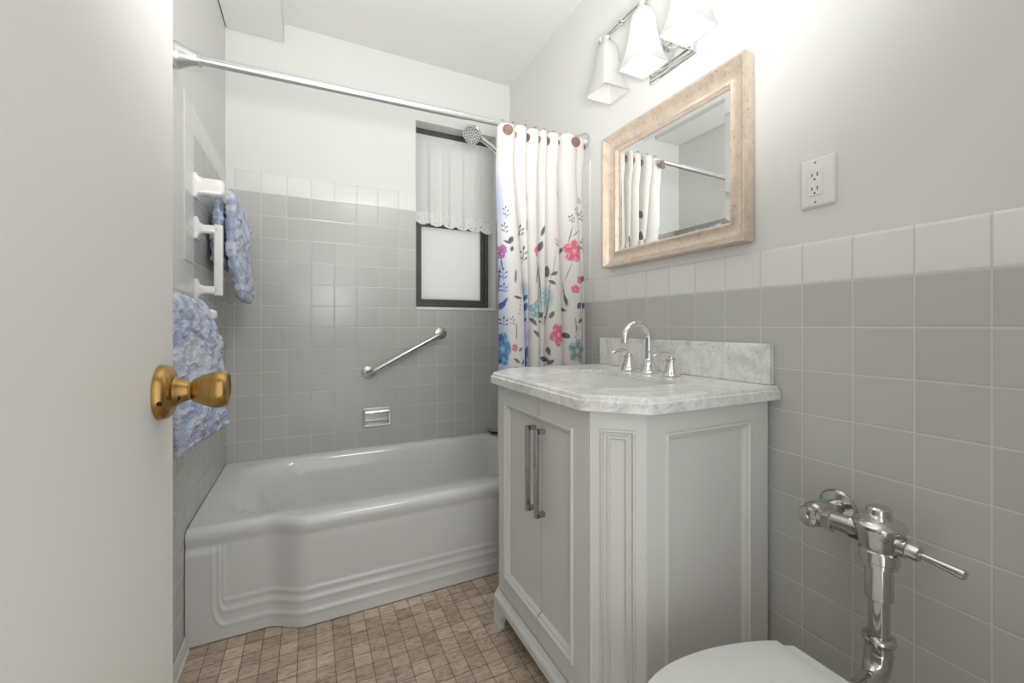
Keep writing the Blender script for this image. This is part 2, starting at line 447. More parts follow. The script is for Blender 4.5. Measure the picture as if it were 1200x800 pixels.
# lace cafe curtain on a thin rod inside the window recess
YC = D + .064
vc = thing('lace_curtain', 'short white lace cafe curtain with scalloped hem covering the upper window', 'curtain', (.80, YC, K + 1.09))
vx0, vx1, vzt = WX0 + .012, WX1 - .004, K + 1.105
mb = MB(); mb.tube([(WX0 + .002, YC, K + 1.068), (WX1 - .002, YC, K + 1.068)], .004, 10)
mb.build('curtain_rod', M['plastic'], vc)
def lace_y(x, z):
    t = (x - vx0) / (vx1 - vx0)
    k = smooth01(vzt, vzt - .12, z) if z < vzt else 0
    f = math.sin(t * 2 * PI * 5.2 + .8 * math.sin(t * 9)) * .7 + .3 * math.sin(t * 2 * PI * 11 + 2)
    return YC - .005 + (f * .009 * k)
NX = 150
cols = [vx0 + (vx1 - vx0) * i / NX for i in range(NX + 1)]
zhem = K + .665
def hem(x):
    t = (x - vx0) / (vx1 - vx0)
    return K + .600 - .026 * t + .018 * (1 - abs(math.sin(t * PI * 6.0)) ** .6)
mb = MB(); mb.grid([[(x, lace_y(x, z) - .006, z) for x in cols] for z in [zhem + (vzt + .02 - zhem) * j / 26 for j in range(27)]])
o = mb.build('curtain_panel', M['lace'], vc, angle=0)
m_lace = translucent(add_noise(mat('lace_trim', rgb(238, 238, 235), .85, spec=.1), 90, .05), rgb(240, 240, 238), .3)
# open-work holes of the lace
N, LK, B = nt(m_lace)
tcx = N.new('ShaderNodeTexCoord'); vo = N.new('ShaderNodeTexVoronoi'); vo.inputs['Scale'].default_value = 62
LK.new(tcx.outputs['Object'], vo.inputs['Vector'])
mr = N.new('ShaderNodeMapRange'); mr.inputs['From Min'].default_value = .17; mr.inputs['From Max'].default_value = .24
LK.new(vo.outputs['Distance'], mr.inputs['Value'])
tr = N.new('ShaderNodeBsdfTransparent'); mx = N.new('ShaderNodeMixShader')
src = N['Material Output'].inputs['Surface'].links[0].from_socket
LK.new(mr.outputs[0], mx.inputs[0]); LK.new(tr.outputs[0], mx.inputs[1]); LK.new(src, mx.inputs[2]); LK.new(mx.outputs[0], N['Material Output'].inputs['Surface'])
bpn = N.new('ShaderNodeBump'); bpn.inputs['Distance'].default_value = .003; bpn.inputs['Strength'].default_value = .8
LK.new(vo.outputs['Distance'], bpn.inputs['Height']); LK.new(bpn.outputs[0], B.inputs['Normal'])
mb = MB(); mb.grid([[(x, lace_y(x, zhem) - .008 - .004 * j / 8, hem(x) + (zhem + .006 - hem(x)) * j / 8) for x in cols] for j in range(9)])
mb.build('lace_trim', m_lace, vc, angle=0, props={'label': 'scalloped open-work lace hem'})

# ------------------------------------------------------------------ bathtub
tub_x0, tub_x1, tub_y1, rz = L + .002, R - .002, D - .002, K - .65
def yf(x):
    return 1.636 - .054 * smooth01(-.130, -.010, x)
def sdist(x, z):
    dx = max(0, -.247 - x) * 2.5; dz = max(0, (K - .887) - z)
    return math.hypot(dx, dz)
def relief(x, z):
    d = sdist(x, z); w = .008; r = 0
    for d0 in (.004, .036, .080):
        r += .0035 * smooth01(d0 - w, d0 + w, d) + .0028 * math.exp(-((d - d0 - .006) / .008) ** 2)
    return .8 * r * smooth01(rz - .058, rz - .085, z)
mb = MB()
xs = sorted(set([tub_x0 + (tub_x1 - tub_x0) * i / 110 for i in range(111)] + [-.345 + i * .004 for i in range(34)]))
zs = [rz - .06 - (rz - .06 - .002) * j / 80 for j in range(81)]
P = []
r0 = .026
for k in range(9):
    a = PI / 2 * k / 8
    P.append([(x, yf(x) + r0 - r0 * math.sin(a), rz - r0 + r0 * math.cos(a)) for x in xs])
P.append([(x, yf(x) + .001, rz - r0 - .012) for x in xs])
P.append([(x, yf(x) + .005, rz - r0 - .026) for x in xs])
for z in zs:
    P.append([(x, yf(x) + .007 - relief(x, z) , z) for x in xs])
mb.grid(P)
# rim and basin as rings
bx0, bx1, by0, by1 = L + .040, R - .075, 1.692, D - .045
rad = (.10, .20, .20, .10)
ring0 = rrect(bx0, bx1, by0, by1, rad, 14)
def outline(pt):
    cx, cy = (bx0 + bx1) / 2, (by0 + by1) / 2
    dx, dy = pt[0] - cx, pt[1] - cy
    s = 9
    if dx > 1e-9: s = min(s, (tub_x1 - cx) / dx)
    if dx < -1e-9: s = min(s, (tub_x0 - cx) / dx)
    if dy > 1e-9: s = min(s, (tub_y1 - cy) / dy)
    if dy < -1e-9:
        for _ in range(1):
            lo, hi = 1.0, s
            for _i in range(30):
                md = (lo + hi) / 2
                if cy + dy * md > yf(cx + dx * md) + r0 - .001: lo = md
                else: hi = md
            s = min(s, lo)
    return (cx + dx * s, cy + dy * s)
# densify the ring so the rim follows the stepped front
dense = []
for i in range(len(ring0)):
    a, b = ring0[i], ring0[(i + 1) % len(ring0)]
    n = max(1, int(math.dist(a, b) / .02))
    for k in range(n):
        dense.append((a[0] + (b[0] - a[0]) * k / n, a[1] + (b[1] - a[1]) * k / n))
def inset(pt, ix0, ix1, iy0, iy1):
    tx = (pt[0] - bx0) / (bx1 - bx0); ty = (pt[1] - by0) / (by1 - by0)
    return (bx0 + ix0 + tx * (bx1 - bx0 - ix0 - ix1), by0 + iy0 + ty * (by1 - by0 - iy0 - iy1))
loops = [[(*outline(p), rz) for p in dense], [(*p, rz - .001) for p in dense]]
for (q, z, lx) in ((.004, -.003, .016), (.010, -.009, .045), (.018, -.026, .08), (.030, -.085, .13), (.042, -.18, .16), (.058, -.26, .21), (.085, -.30, .26), (.14, -.322, .33)):
    loops.append([(*inset(p, lx, q, q, q), rz + z) for p in dense])
mb.loft(loops, cap0=False, cap1=True)
mb.box(tub_x0, tub_x1, D - .004, D - .002, .02, rz - .001)
tub = mb.build('bathtub', M['enamel'], angle=85, merge=1e-4)
tag(tub, 'white enamel alcove bathtub with stepped front under the window', 'bathtub')

# small dish at the far corner of the tub rim
t = thing('rim_dish', 'small black and silver dish on the far right corner of bathtub rim', 'dish', (1.02, 2.335, rz))
mb = MB(); mb.lathe([(.022, 0), (.034, .006), (.046, .018), (.048, .022)], (1.02, 2.322, rz + .0005), seg=28)
mb.build('dish_body', M['black'], t)
mb = MB(); mb.lathe([(.046, 0), (.047, .003), (.02, .006), (0, .007)], (1.02, 2.322, rz + .0225), seg=28)
mb.build('dish_rim', M['steel'], t, props={'label': 'silver top'})

# ------------------------------------------------------------------ steel grab bar on the window wall
def grab_bar():
    a, b = Vector((.287, D, K - .247)), Vector((.688, D, K - .038))
    t = thing('grab_bar', 'slanted brushed steel grab bar on grey tile below the window', 'grab bar', (a.x, a.y, a.z))
    d = (b - a).normalized(); n = Vector((0, -1, 0)); so = .045
    p0, p1 = a + n * so, b + n * so
    pts = []
    for (q, sgn) in ((a, 1), (b, -1)):
        arc = [q + n * (so - .03) * f for f in (0.1, .6, 1)] + [q + n * (so - .03) + n * (.03 * math.sin(t_)) + d * sgn * .03 * (1 - math.cos(t_)) for t_ in (PI / 8, PI / 4, 3 * PI / 8, PI / 2)]
        pts += arc if sgn == 1 else arc[::-1]
    mb = MB(); mb.tube(pts, .0135, 18); mb.build('bar', M['steel'], t)
    for q in (a, b):
        mb = MB(); mb.lathe([(.036, 0), (.036, .004), (.033, .008), (.018, .011), (.0145, .012)], q, (0, -1, 0), 32)
        f = mb.build('flange', M['steel'], t)
        for k in range(3):
            an = k * 2 * PI / 3 + .4
            mb = MB(); mb.lathe([(.004, 0), (.004, .0015), (.002, .0025)], q + Vector((math.cos(an) * .026, -.008, math.sin(an) * .026)), (0, -1, 0), 10)
            mb.build('screw', M['nickel'], f)
grab_bar()

# recessed chrome soap dish
t = thing('soap_dish', 'small recessed chrome soap dish in grey tile above the tub', 'soap dish', (.332, D, K - .49))
x0, x1, z0, z1 = .258, .406, K - .543, K - .442
mb = MB()
yb_ = D + .045
ro = rrect(x0, x1, z0, z1, .006, 3); rh = rrect(SHX0 + .001, SHX1 - .001, SHZ0 + .001, SHZ1 - .001, .006, 3)
mb.loft([[(p[0], D - .0004, p[1]) for p in ro], [(p[0], D - .005, p[1]) for p in ro], [(p[0] + (.003 if p[0] < .33 else -.003), D - .0075, p[1] + (.003 if p[1] < K - .49 else -.003)) for p in ro], [(p[0], D - .0065, p[1]) for p in rh], [(p[0], D, p[1]) for p in rh], [(p[0], yb_, p[1]) for p in rh]], cap0=False, cap1=True)
mb.build('dish_frame', M['steel'], t, angle=30)
mb = MB(); mb.prism([(D - .007, z1 - .005), (D - .016, z1 - .008), (D - .024, z1 - .016), (D - .026, z1 - .026), (D - .021, z1 - .033), (D - .007, z1 - .031)], 'x', x0 + .010, x1 - .010)
mb.build('hood', M['chrome'], t, bevel=.003)
mb = MB(); mb.box(SHX0 + .004, SHX1 - .004, D - .010, D + .035, SHZ0 + .0015, SHZ0 + .006)
mb.build('soap_ledge', M['steel'], t, bevel=.001)

# ------------------------------------------------------------------ shower rod, curtain, hooks, shower head
RA, RB = Vector((L, 1.517, K + .789)), Vector((R, 1.573, K + .846))
def rod_pt(x):
    f = (x - RA.x) / (RB.x - RA.x)
    return RA + (RB - RA) * f
t = thing('shower_rod', 'grey metal shower curtain rod spanning above the tub', 'curtain rod', RA)
dv = (RB - RA).normalized()
mb = MB(); mb.tube([RA + dv * .03, rod_pt(.55)], .0135, 20); mb.build('outer_tube', M['rod'], t)
mb = MB(); mb.tube([rod_pt(.545), RB - dv * .03], .0115, 20); mb.build('inner_tube', M['rod'], t, props={'label': 'thinner telescoping tube'})
for q, s in ((RA, dv), (RB, -dv)):
    mb = MB(); mb.lathe([(.036, 0.001), (.0365, .010), (.034, .016), (.026, .032), (.019, .050), (.0175, .058), (.019, .060), (.019, .067), (.0165, .068)], q, s, 32)
    mb.build('end_cap', M['rod'], t)

kt = [.684, .754, .814, .871, .912, .972, 1.061, 1.106]
kb = [.696, .812, .828, .880, .906, .992, 1.098, 1.113]
ZT, ZBOT = K + .775, K - .925
def curtain_xy(u, z):
    """u in 0..7 counts folds; returns x, y, depth 0..1 in the fold"""
    f = smooth01(ZT, K - .05, z)
    k = min(int(u), 6); s = u - k
    a = kt[k] + (kb[k] - kt[k]) * f; b = kt[k + 1] + (kb[k + 1] - kt[k + 1]) * f
    w = b - a
    x = a + w * (s - .10 * math.sin(2 * PI * s))
    amp = min(.052, .018 + w * .34)
    lobe = math.sin(PI * s) ** .8
    base = (1.563 - .021 * smooth01(K + .62, K + .76, z)) if z > K - .45 else 1.563 - .018 * smooth01(K - .45, K - .62, z)
    if z < K - .45: amp *= .62 + .38 * smooth01(K - .62, K - .45, z)
    amp *= .55 + .45 * smooth01(ZT + .02, ZT - .12, z)
    y = base - amp * lobe + .006 * math.sin(u * 3.1 + z * 4)
    return x, y
NU, NZ = 330, 640
uu = np.linspace(0, 7, NU); zz = np.linspace(ZT, ZBOT, NZ)
V = np.zeros((NZ, NU, 3))
for j, z in enumerate(zz):
    for i, u in enumerate(uu):
        x, y = curtain_xy(u, z)
        top = -.012 * math.sin(PI * (u % 1.0)) * 0 if j else 0
        zt_ = rod_pt(x).z - .010 - .012 * (1 - math.sin(PI * (u % 1.0)) ** .5)
        V[j, i] = (x, y, ZBOT + (z - ZBOT) * (zt_ - ZBOT) / (ZT - ZBOT))
# printed garden flowers over a painted blue daylight cast, in the plane of the hung cloth
XX, ZZ = V[:, :, 0], V[:, :, 2] - K
col = np.empty((NZ, NU, 3)); col[:] = rgb(230, 227, 223)
PAL = {'g': (106, 101, 108), 'n': (84, 86, 108), 'b': (74, 96, 164), 'p': (222, 108, 134), 'm': (168, 98, 156), 't': (142, 180, 184), 't2': (78, 142, 186),
       't3': (168, 200, 198), 't4': (134, 158, 164), 'w': (238, 220, 222), 'v': (178, 160, 206), 'pu': (104, 98, 128)}
def mixc(mask, c, a=1.0):
    m_ = np.clip(mask * a, 0, 1)[..., None]
    col[:] = col * (1 - m_) + np.array(c) * m_
BLUE_DAYLIGHT = [(.690, .20, .040, .17), (.686, -.03, .045, .18), (.815, .02, .014, .16), (.817, -.12, .016, .10), (.695, .50, .020, .14), (.69, -.20, .04, .12)]  # blue daylight cast painted into the cloth colour along its left folds
nz1 = rng.random((NZ // 8 + 2, NU // 6 + 2))
jj = np.clip(np.arange(NZ) / 8, 0, NZ // 8); ii = np.clip(np.arange(NU) / 6, 0, NU // 6)
j0, i0 = jj.astype(int), ii.astype(int); fj, fi = (jj - j0)[:, None], (ii - i0)[None, :]
grain = (nz1[j0][:, i0] * (1 - fj) * (1 - fi) + nz1[j0 + 1][:, i0] * fj * (1 - fi) + nz1[j0][:, i0 + 1] * (1 - fj) * fi + nz1[j0 + 1][:, i0 + 1] * fj * fi)
def leaf(x, z, w, h, rot, c, a=.95):
    L_, W_ = (h, w)
    dx, dz = XX - x, ZZ - z
    if w > h:
        ca, sa = math.cos(rot), math.sin(rot); L_, W_ = w, h
    else:
        r2 = rot if rot > .9 else PI / 2 - rot
        ca, sa = math.cos(r2), math.sin(r2)
    p = (dx * ca + dz * sa) / L_; q = (-dx * sa + dz * ca) / (W_ * .75)
    d = np.abs(q) + p * p
    mk = np.clip((1 - d) * 4, 0, 1)
    cc = np.array(rgb(*PAL[c]))
    mixc(mk, cc, a); mixc(mk * (grain > .6), np.minimum(1, cc * 1.9 + .03), .45)
def rose(x, z, w, h, c, n=5):
    dx, dz = (XX - x) / w, (ZZ - z) / h
    r = np.hypot(dx, dz); th = np.arctan2(dz, dx) + x * 7
    edge = .74 + .30 * np.abs(np.cos(th * n / 2)) ** .6 + .10 * (grain - .5)
    mk = np.clip((edge - r) * 7, 0, 1)
    cc = np.array(rgb(*PAL[c]))
    mixc(mk, cc, .92)
    mixc(mk * np.clip(np.cos(r * 8 + 1.6 * np.sin(th * n + x * 40)) * 1.2, 0, 1) * (.35 + .65 * grain), np.minimum(1, cc * 1.45 + .22), .8)
    mixc(mk * (np.abs(np.sin(th * n / 2)) < .16) * (r > .3), cc * .55, .6)
    mixc(np.clip((.24 - r) * 8, 0, 1), np.minimum(1, cc * 1.2 + .3), .8)
def tulip(x, z, w, h, c):
    for ox, oz, sc2 in ((-.42, .25, .55), (.40, .30, .5), (0, -.25, .62), (.05, .62, .42)):
        rose(x + ox * w, z + oz * h, w * sc2, h * sc2, c, 2)
    leaf(x, z - h * 1.6, .0026, h * .9, PI / 2 + .08, 'g')
def sprig(x, z, w, h, c):
    leaf(x, z - h * .2, .0016, h * 1.0, PI / 2, c)
    for ox, oz, rr in ((-.5, .5, 2.3), (.5, .25, .8), (-.4, -.3, 2.5), (.45, -.5, .6), (0, .85, 1.5)):
        leaf(x + ox * w, z + oz * h, w * .24, max(h * .34, w * .26), rr if rr > .9 else PI / 2 - rr, c)
def wash(x, z, w, h, c):
    r = np.hypot((XX - x) / w, (ZZ - z) / h)
    mixc(np.clip(1.15 - r, 0, 1) ** 1.2 * (.55 + .6 * grain), rgb(*PAL[c]), .85)
FL = [('leaf', .863, .12, .0022, .13, 1.5, 'g'), ('leaf', .884, .16, .002, .12, 1.62, 'g'), ('leaf', .915, .12, .0022, .12, 1.5, 'g'), ('leaf', .694, .16, .002, .11, 1.55, 'g'),
      ('leaf', 1.012, .24, .0024, .05, 1.25, 'g'), ('leaf', 1.000, .13, .0024, .07, 1.66, 'g'), ('leaf', 1.066, .03, .0024, .09, 1.45, 'g'), ('leaf', 1.05, -.06, .0024, .05, 1.75, 'g'), ('leaf', .752, -.02, .002, .05, 1.6, 'g'),
      ('leaf', .772, .08, .002, .05, 1.4, 'g'), ('wash', .80, .15, .03, .05, 0, 't'), ('wash', .905, .12, .03, .05, 0, 't'), ('leaf', .938, .27, .002, .05, 1.4, 'g'), ('leaf', .905, .26, .002, .06, 1.65, 'g'),
      ('leaf', .925, .05, .012, .02, 1.1, 'g'), ('leaf', .885, .05, .012, .016, 2.0, 'g'), ('leaf', .842, .02, .012, .022, 2.2, 'g'), ('sprig', .955, .36, .014, .02, 0, 'g'), ('sprig', .735, .02, .012, .02, 0, 'g'),
      ('sprig', 0.712, 0.461, 0.016, 0.024, 0, 'g'), ('sprig', 0.708, 0.395, 0.016, 0.024, 0, 'g'), ('leaf', 0.731, 0.349, 0.016, 0.02, 0.6, 'n'), ('leaf', 0.716, 0.34, 0.016, 0.0075, -0.5, 'n'), ('leaf', 0.735, 0.314, 0.012, 0.013, 1.2, 'n'), ('tulip', 0.699, 0.3, 0.018, 0.03, 0.0, 'm'), ('sprig', 0.786, 0.396, 0.016, 0.024, 0, 'g'), ('leaf', 0.814, 0.54, 0.008, 0.024, 1.5, 'g'), ('leaf', 0.814, 0.427, 0.008, 0.036, 1.5, 'g'), ('sprig', 0.80, 0.299, 0.02, 0.032, 0, 'g'), ('leaf', 0.891, 0.406, 0.01, 0.027, 1.3, 'g'), ('leaf', 0.883, 0.341, 0.012, 0.024, 1.4, 'g'), ('tulip', 0.860, 0.314, 0.014, 0.028, 0.0, 'p'), ('sprig', 0.968, 0.572, 0.012, 0.016, 0, 'g'), ('sprig', 1.02, 0.464, 0.02, 0.018, 0, 'g'), ('sprig', 1.05, 0.498, 0.02, 0.02, 0, 'g'), ('sprig', 1.088, 0.487, 0.018, 0.024, 0, 'g'), ('sprig', 1.079, 0.557, 0.012, 0.015, 0, 'g'), ('rose', 1.034, 0.327, 0.044, 0.052, 0.0, 'p'), ('leaf', 0.981, 0.327, 0.014, 0.02, 1.0, 'g'), ('sprig', 1.098, 0.359, 0.018, 0.032, 0, 'g'), ('wash', 0.951, 0.405, 0.024, 0.044, 0.0, 'w'), ('leaf', 0.69, 0.231, 0.0036, 0.03, 1.5, 'g'), ('sprig', 0.703, 0.211, 0.016, 0.024, 0.0, 'b'), ('sprig', 0.705, 0.153, 0.015, 0.021, 0.0, 'b'), ('leaf', 0.699, 0.084, 0.013, 0.027, 1.1, 'b'), ('leaf', 0.71, 0.105, 0.0075, 0.015, 0.5, 'b'), ('sprig', 0.705, 0.019, 0.018, 0.02, 0.0, 'b'), ('rose', 0.703, -0.091, 0.026, 0.068, 0.0, 't2'), ('leaf', 0.695, -0.046, 0.012, 0.02, 1.3, 'b'), ('leaf', 0.751, 0.204, 0.0078, 0.034, 1.5, 'g'), ('leaf', 0.762, 0.118, 0.024, 0.009, -0.2, 'g'), ('wash', 0.79, 0.167, 0.024, 0.033, 0.0, 't'), ('leaf', 0.81, 0.119, 0.012, 0.02, 0.6, 'b'), ('leaf', 0.812, 0.08, 0.0128, 0.024, 0.3, 'b'), ('leaf', 0.81, 0.03, 0.01, 0.012, -0.2, 'b'), ('wash', 0.822, -0.037, 0.012, 0.036, 0.0, 'v'), ('leaf', 0.818, -0.112, 0.0136, 0.036, 1.4, 'b'), ('leaf', 0.814, -0.151, 0.01, 0.018, 1.7, 'b'), ('rose', 0.854, 0.07, 0.028, 0.04, 0.0, 't'), ('leaf', 0.862, 0.224, 0.006, 0.052, 1.4, 'g'), ('leaf', 0.912, 0.234, 0.01, 0.028, 1.6, 'g'), ('leaf', 0.938, 0.226, 0.02, 0.012, 0.4, 'g'), ('leaf', 0.929, 0.188, 0.018, 0.012, -0.5, 'g'), ('wash', 0.904, 0.132, 0.026, 0.039, 0.0, 't'), ('rose', 0.9, 0.132, 0.016, 0.032, 0.0, 't3'), ('sprig', 0.891, 0.031, 0.025, 0.028, 0, 'g'), ('leaf', 0.86, -0.032, 0.028, 0.0136, -0.7, 'g'), ('rose', 0.955, -0.035, 0.040, 0.052, 0.0, 'p'), ('leaf', 1.005, -0.039, 0.02, 0.018, -0.6, 'g'), ('leaf', 0.99, 0.074, 0.018, 0.014, -0.4, 'g'), ('leaf', 1.005, 0.113, 0.008, 0.03, 1.8, 'g'), ('rose', 1.07, 0.204, 0.023, 0.02, 0.0, 'p'), ('rose', 1.043, 0.163, 0.023, 0.02, 0.0, 'p'), ('leaf', 1.095, 0.211, 0.0125, 0.018, 1.2, 'g'), ('leaf', 1.064, 0.092, 0.02, 0.0195, 0.9, 'pu'), ('leaf', 1.100, 0.093, 0.013, 0.018, 1.2, 'g'), ('leaf', 1.072, 0.025, 0.02, 0.012, 0.4, 'g'), ('leaf', 1.048, -0.002, 0.0048, 0.044, 1.7, 'g'), ('rose', 1.055, -0.107, 0.046, 0.052, 0.0, 't4'), ('rose', 0.745, -0.085, 0.0144, 0.018, 0.0, 'p'), ('leaf', 0.772, -0.093, 0.012, 0.009, 0.7, 'g'), ('leaf', 0.754, -0.138, 0.02, 0.009, -0.6, 'g'), ('leaf', 0.786, -0.146, 0.01, 0.0135, 1.2, 'g'), ('leaf', 0.9, -0.139, 0.02, 0.018, -0.5, 'n'), ('leaf', 0.915, -0.104, 0.0088, 0.021, 1.7, 'g'), ('leaf', 0.921, -0.151, 0.012, 0.016, 0.8, 'g'), ('wash', 0.875, -0.106, 0.012, 0.036, 0.0, 't'), ('leaf', 1.016, 0.40, 0.0036, 0.05, 1.35, 'g'), ('leaf', 1.043, 0.406, 0.0036, 0.03, 0.85, 'g'), ('leaf', 0.692, -0.146, 0.012, 0.018, 1.0, 'b')]
# the print goes on below the worktop, out of the photograph's sight
for k in range(26):
    z_ = -.20 - .70 * ((k * .618) % 1); x_ = .70 + .39 * ((k * .377 + .1) % 1)
    FL.append([('rose', x_, z_, .036, .042, 0, ['p', 't4', 't', 'm'][k % 4]), ('leaf', x_, z_, .024, .012, .5, 'g'), ('sprig', x_, z_, .02, .03, 0, 'b')][k % 3])
for x_, z_, w_, h_ in BLUE_DAYLIGHT:
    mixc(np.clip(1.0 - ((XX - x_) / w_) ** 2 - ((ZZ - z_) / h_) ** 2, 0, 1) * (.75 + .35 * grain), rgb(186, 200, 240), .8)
for kind, x, z, w, h, r, c in FL:
    if kind == 'leaf': leaf(x, z, w, h, r, c)
    elif kind == 'rose': rose(x, z, w, h, c)
    elif kind == 'tulip': tulip(x, z, w, h, c)
    elif kind == 'sprig': sprig(x, z, w, h, c)
    else: wash(x, z, w, h, c)
def grid_mesh(name, V, colors, material, parent, attr='print'):
    nz, nu = V.shape[:2]
    off = Vector((0, 0, 0)); o = parent
    while o is not None: off += o.location; o = o.parent
    vv = (V.reshape(-1, 3) - np.array(off))
    idx = np.arange(nz * nu).reshape(nz, nu)
    f = np.stack([idx[:-1, :-1], idx[:-1, 1:], idx[1:, 1:], idx[1:, :-1]], -1).reshape(-1, 4)
    me = bpy.data.meshes.new(name)
    me.vertices.add(len(vv)); me.vertices.foreach_set('co', vv.ravel())
    me.loops.add(f.size); me.loops.foreach_set('vertex_index', f.ravel())
    me.polygons.add(len(f)); me.polygons.foreach_set('loop_start', np.arange(len(f)) * 4)
    me.polygons.foreach_set('use_smooth', np.ones(len(f), bool))
    me.update(calc_edges=True); me.validate()
    if colors is not None:
        ca = me.color_attributes.new(attr, 'FLOAT_COLOR', 'POINT')
        ca.data.foreach_set('color', np.concatenate([colors.reshape(-1, 3), np.ones((nz * nu, 1))], 1).astype(np.float32).ravel())
    me.materials.append(material)
    ob = bpy.data.objects.new(name, me); C.objects.link(ob)
    if parent is not None: ob.parent = parent
    return ob
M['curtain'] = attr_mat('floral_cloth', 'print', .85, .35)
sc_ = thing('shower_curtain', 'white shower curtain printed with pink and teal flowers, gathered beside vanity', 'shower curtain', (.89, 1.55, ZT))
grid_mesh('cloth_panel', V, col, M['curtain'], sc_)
# clear-white liner just showing at the wall side
mb = MB()
mb.grid([[(1.085 + .036 * i / 8, 1.574 + .006 * math.sin(i * 1.4) - (.02 * smooth01(K - .45, K - .62, z)), z) for i in range(9)] for z in [ZT - .12 - (ZT - .12 - K + .9) * j / 30 for j in range(31)]])
mliner = translucent(add_noise(mat('liner_vinyl', rgb(222, 222, 218), .3), 12, .02), rgb(230, 230, 226), .4)
mb.build('liner', mliner, sc_, angle=0, props={'label': 'pale liner behind the printed cloth'})

ordn = ['leftmost', 'second from left', 'third from left', 'fourth from left', 'fifth from left', 'sixth from left', 'seventh from left', 'rightmost']
hook_x = [.711, .760, .818, .868, .914, .962, 1.034, 1.096]
show = [1, 0, 0, 0, 0, 0, 1, 0]
for k, x in enumerate(hook_x):
    p = rod_pt(x)
    lab = 'brown round button curtain hook on the shower rod, ' + ordn[k] + ' over the floral curtain'
    t = thing('curtain_hook', lab, 'curtain hook', p, 'brown button curtain hooks on the shower rod')
    rr = .0165 if x > .545 else .018
    ring = [p + Vector((0, rr * math.sin(a), rr * math.cos(a))) for a in [2 * PI * i / 20 for i in range(-3, 14)]]
    bt = Vector((x, 1.545 - (.040 if show[k] else .004) - .004, p.z + (-.034 if show[k] else -.036)))
    ring.append((ring[-1] + bt) / 2 + Vector((0, 0, .004))); ring.append(bt + Vector((0, -.002, .008)))
    mb = MB(); mb.tube(ring, .0016, 8); mb.build('wire', M['nickel'], t)
    if show[k]: nrm = Vector((-.25, -1, .0)).normalized()
    else: nrm = Vector((-1, -.12, 0)).normalized()
    rd = .021 if show[k] else .017
    mb = MB(); mb.lathe([(rd * .92, -.003), (rd, 0), (rd, .003), (rd * .82, .005), (rd * .7, .004), (rd * .25, .004), (0, .0042)], bt - Vector((0, 0, .012)), nrm, 28)
    mb.build('button', M['linerclip'], t)

# hand shower
t = thing('hand_shower', 'chrome hand shower in front of the window top beside floral curtain', 'shower head', (R, 2.0, K + .93))
hc = Vector((.732, 1.96, K + .957)); hd = Vector((-.50, -.50, -.62)).normalized()
mb = MB(); mb.lathe([(.012, -.030), (.026, -.022), (.044, -.010), (.048, -.002), (.048, .003), (.044, .006)], hc, hd, 36)
mb.build('spray_head', M['chrome'], t)
m_noz = mat('spray_face', rgb(205, 205, 203), .25, metal=.3)
mb = MB(); mb.lathe([(.043, 0), (.042, .0035), (.0, .0035)], hc + hd * .0055, hd, 36)
face = mb.build('spray_face', m_noz, t)
mb = MB()
ux = hd.cross(Vector((0, 0, 1))).normalized(); uy = hd.cross(ux)
for rr, n in ((.0, 1), (.014, 7), (.027, 13), (.037, 18)):
    for i in range(n):
        a = 2 * PI * i / n
        mb.lathe([(.0036, 0), (.0026, .003)], hc + hd * .0088 + ux * rr * math.cos(a) + uy * rr * math.sin(a), hd, 6)
mb.build('nozzles', M['dark'], face, props={'kind': 'stuff'})
mb = MB(); mb.tube([hc - hd * .022, hc + Vector((.045, .02, .004)), hc + Vector((.10, .03, -.016)), hc + Vector((.19, .045, -.062))], [.012, .013, .0125, .011], 18)
mb.build('handle', M['chrome'], t)
mb = MB(); mb.tube([(R - .002, 2.005, K + .93), (R - .06, 2.005, K + .935), (R - .13, 2.005, K + .92), (hc.x + .175, 2.005, K + .902)], [.010, .010, .010, .012], 14)
mb.lathe([(.03, 0), (.03, .005), (.014, .012)], (R - .0005, 2.005, K + .93), (-1, 0, 0), 24)
mb.build('shower_arm', M['chrome'], t)

# ------------------------------------------------------------------ left wall fittings and towels
def post(mb, y, z, out, w, h, plate_w, plate_h):
    """tapered ceramic post standing out from the left wall"""
    mb.loft([[(L + .0005, *q) for q in rrect(y - plate_w / 2, y + plate_w / 2, z - plate_h / 2, z + plate_h / 2, .008, 4)],
             [(L + .008, *q) for q in rrect(y - plate_w / 2, y + plate_w / 2, z - plate_h / 2, z + plate_h / 2, .008, 4)],
             [(L + .015, *q) for q in rrect(y - w / 2 - .004, y + w / 2 + .004, z - h / 2 - .004, z + h / 2 + .004, .010, 4)],
             [(L + .026, *q) for q in rrect(y - w / 2, y + w / 2, z - h / 2, z + h / 2, .010, 4)],
             [(L + out - .012, *q) for q in rrect(y - w / 2, y + w / 2, z - h / 2, z + h / 2, .010, 4)],
             [(L + out - .003, *q) for q in rrect(y - w / 2 + .004, y + w / 2 - .004, z - h / 2 + .004, z + h / 2 - .004, .008, 4)],
             [(L + out, *q) for q in rrect(y - w / 2 + .01, y + w / 2 - .01, z - h / 2 + .01, z + h / 2 - .01, .006, 4)]])
t = thing('towel_bar', 'white ceramic towel bar holding the hand towel, highest on left wall', 'towel bar', (L, 1.77, K + .483))
for yy in (1.77, 2.30):
    mb = MB(); post(mb, yy, K + .483, .088, .05, .056, .062, .085); mb.build('post', M['ceramic'], t, angle=50)
mb = MB(); mb.tube([(L + .060, 1.79, K + .484), (L + .060, 2.28, K + .484)], .010, 18); mb.build('bar', M['ceramic'], t)

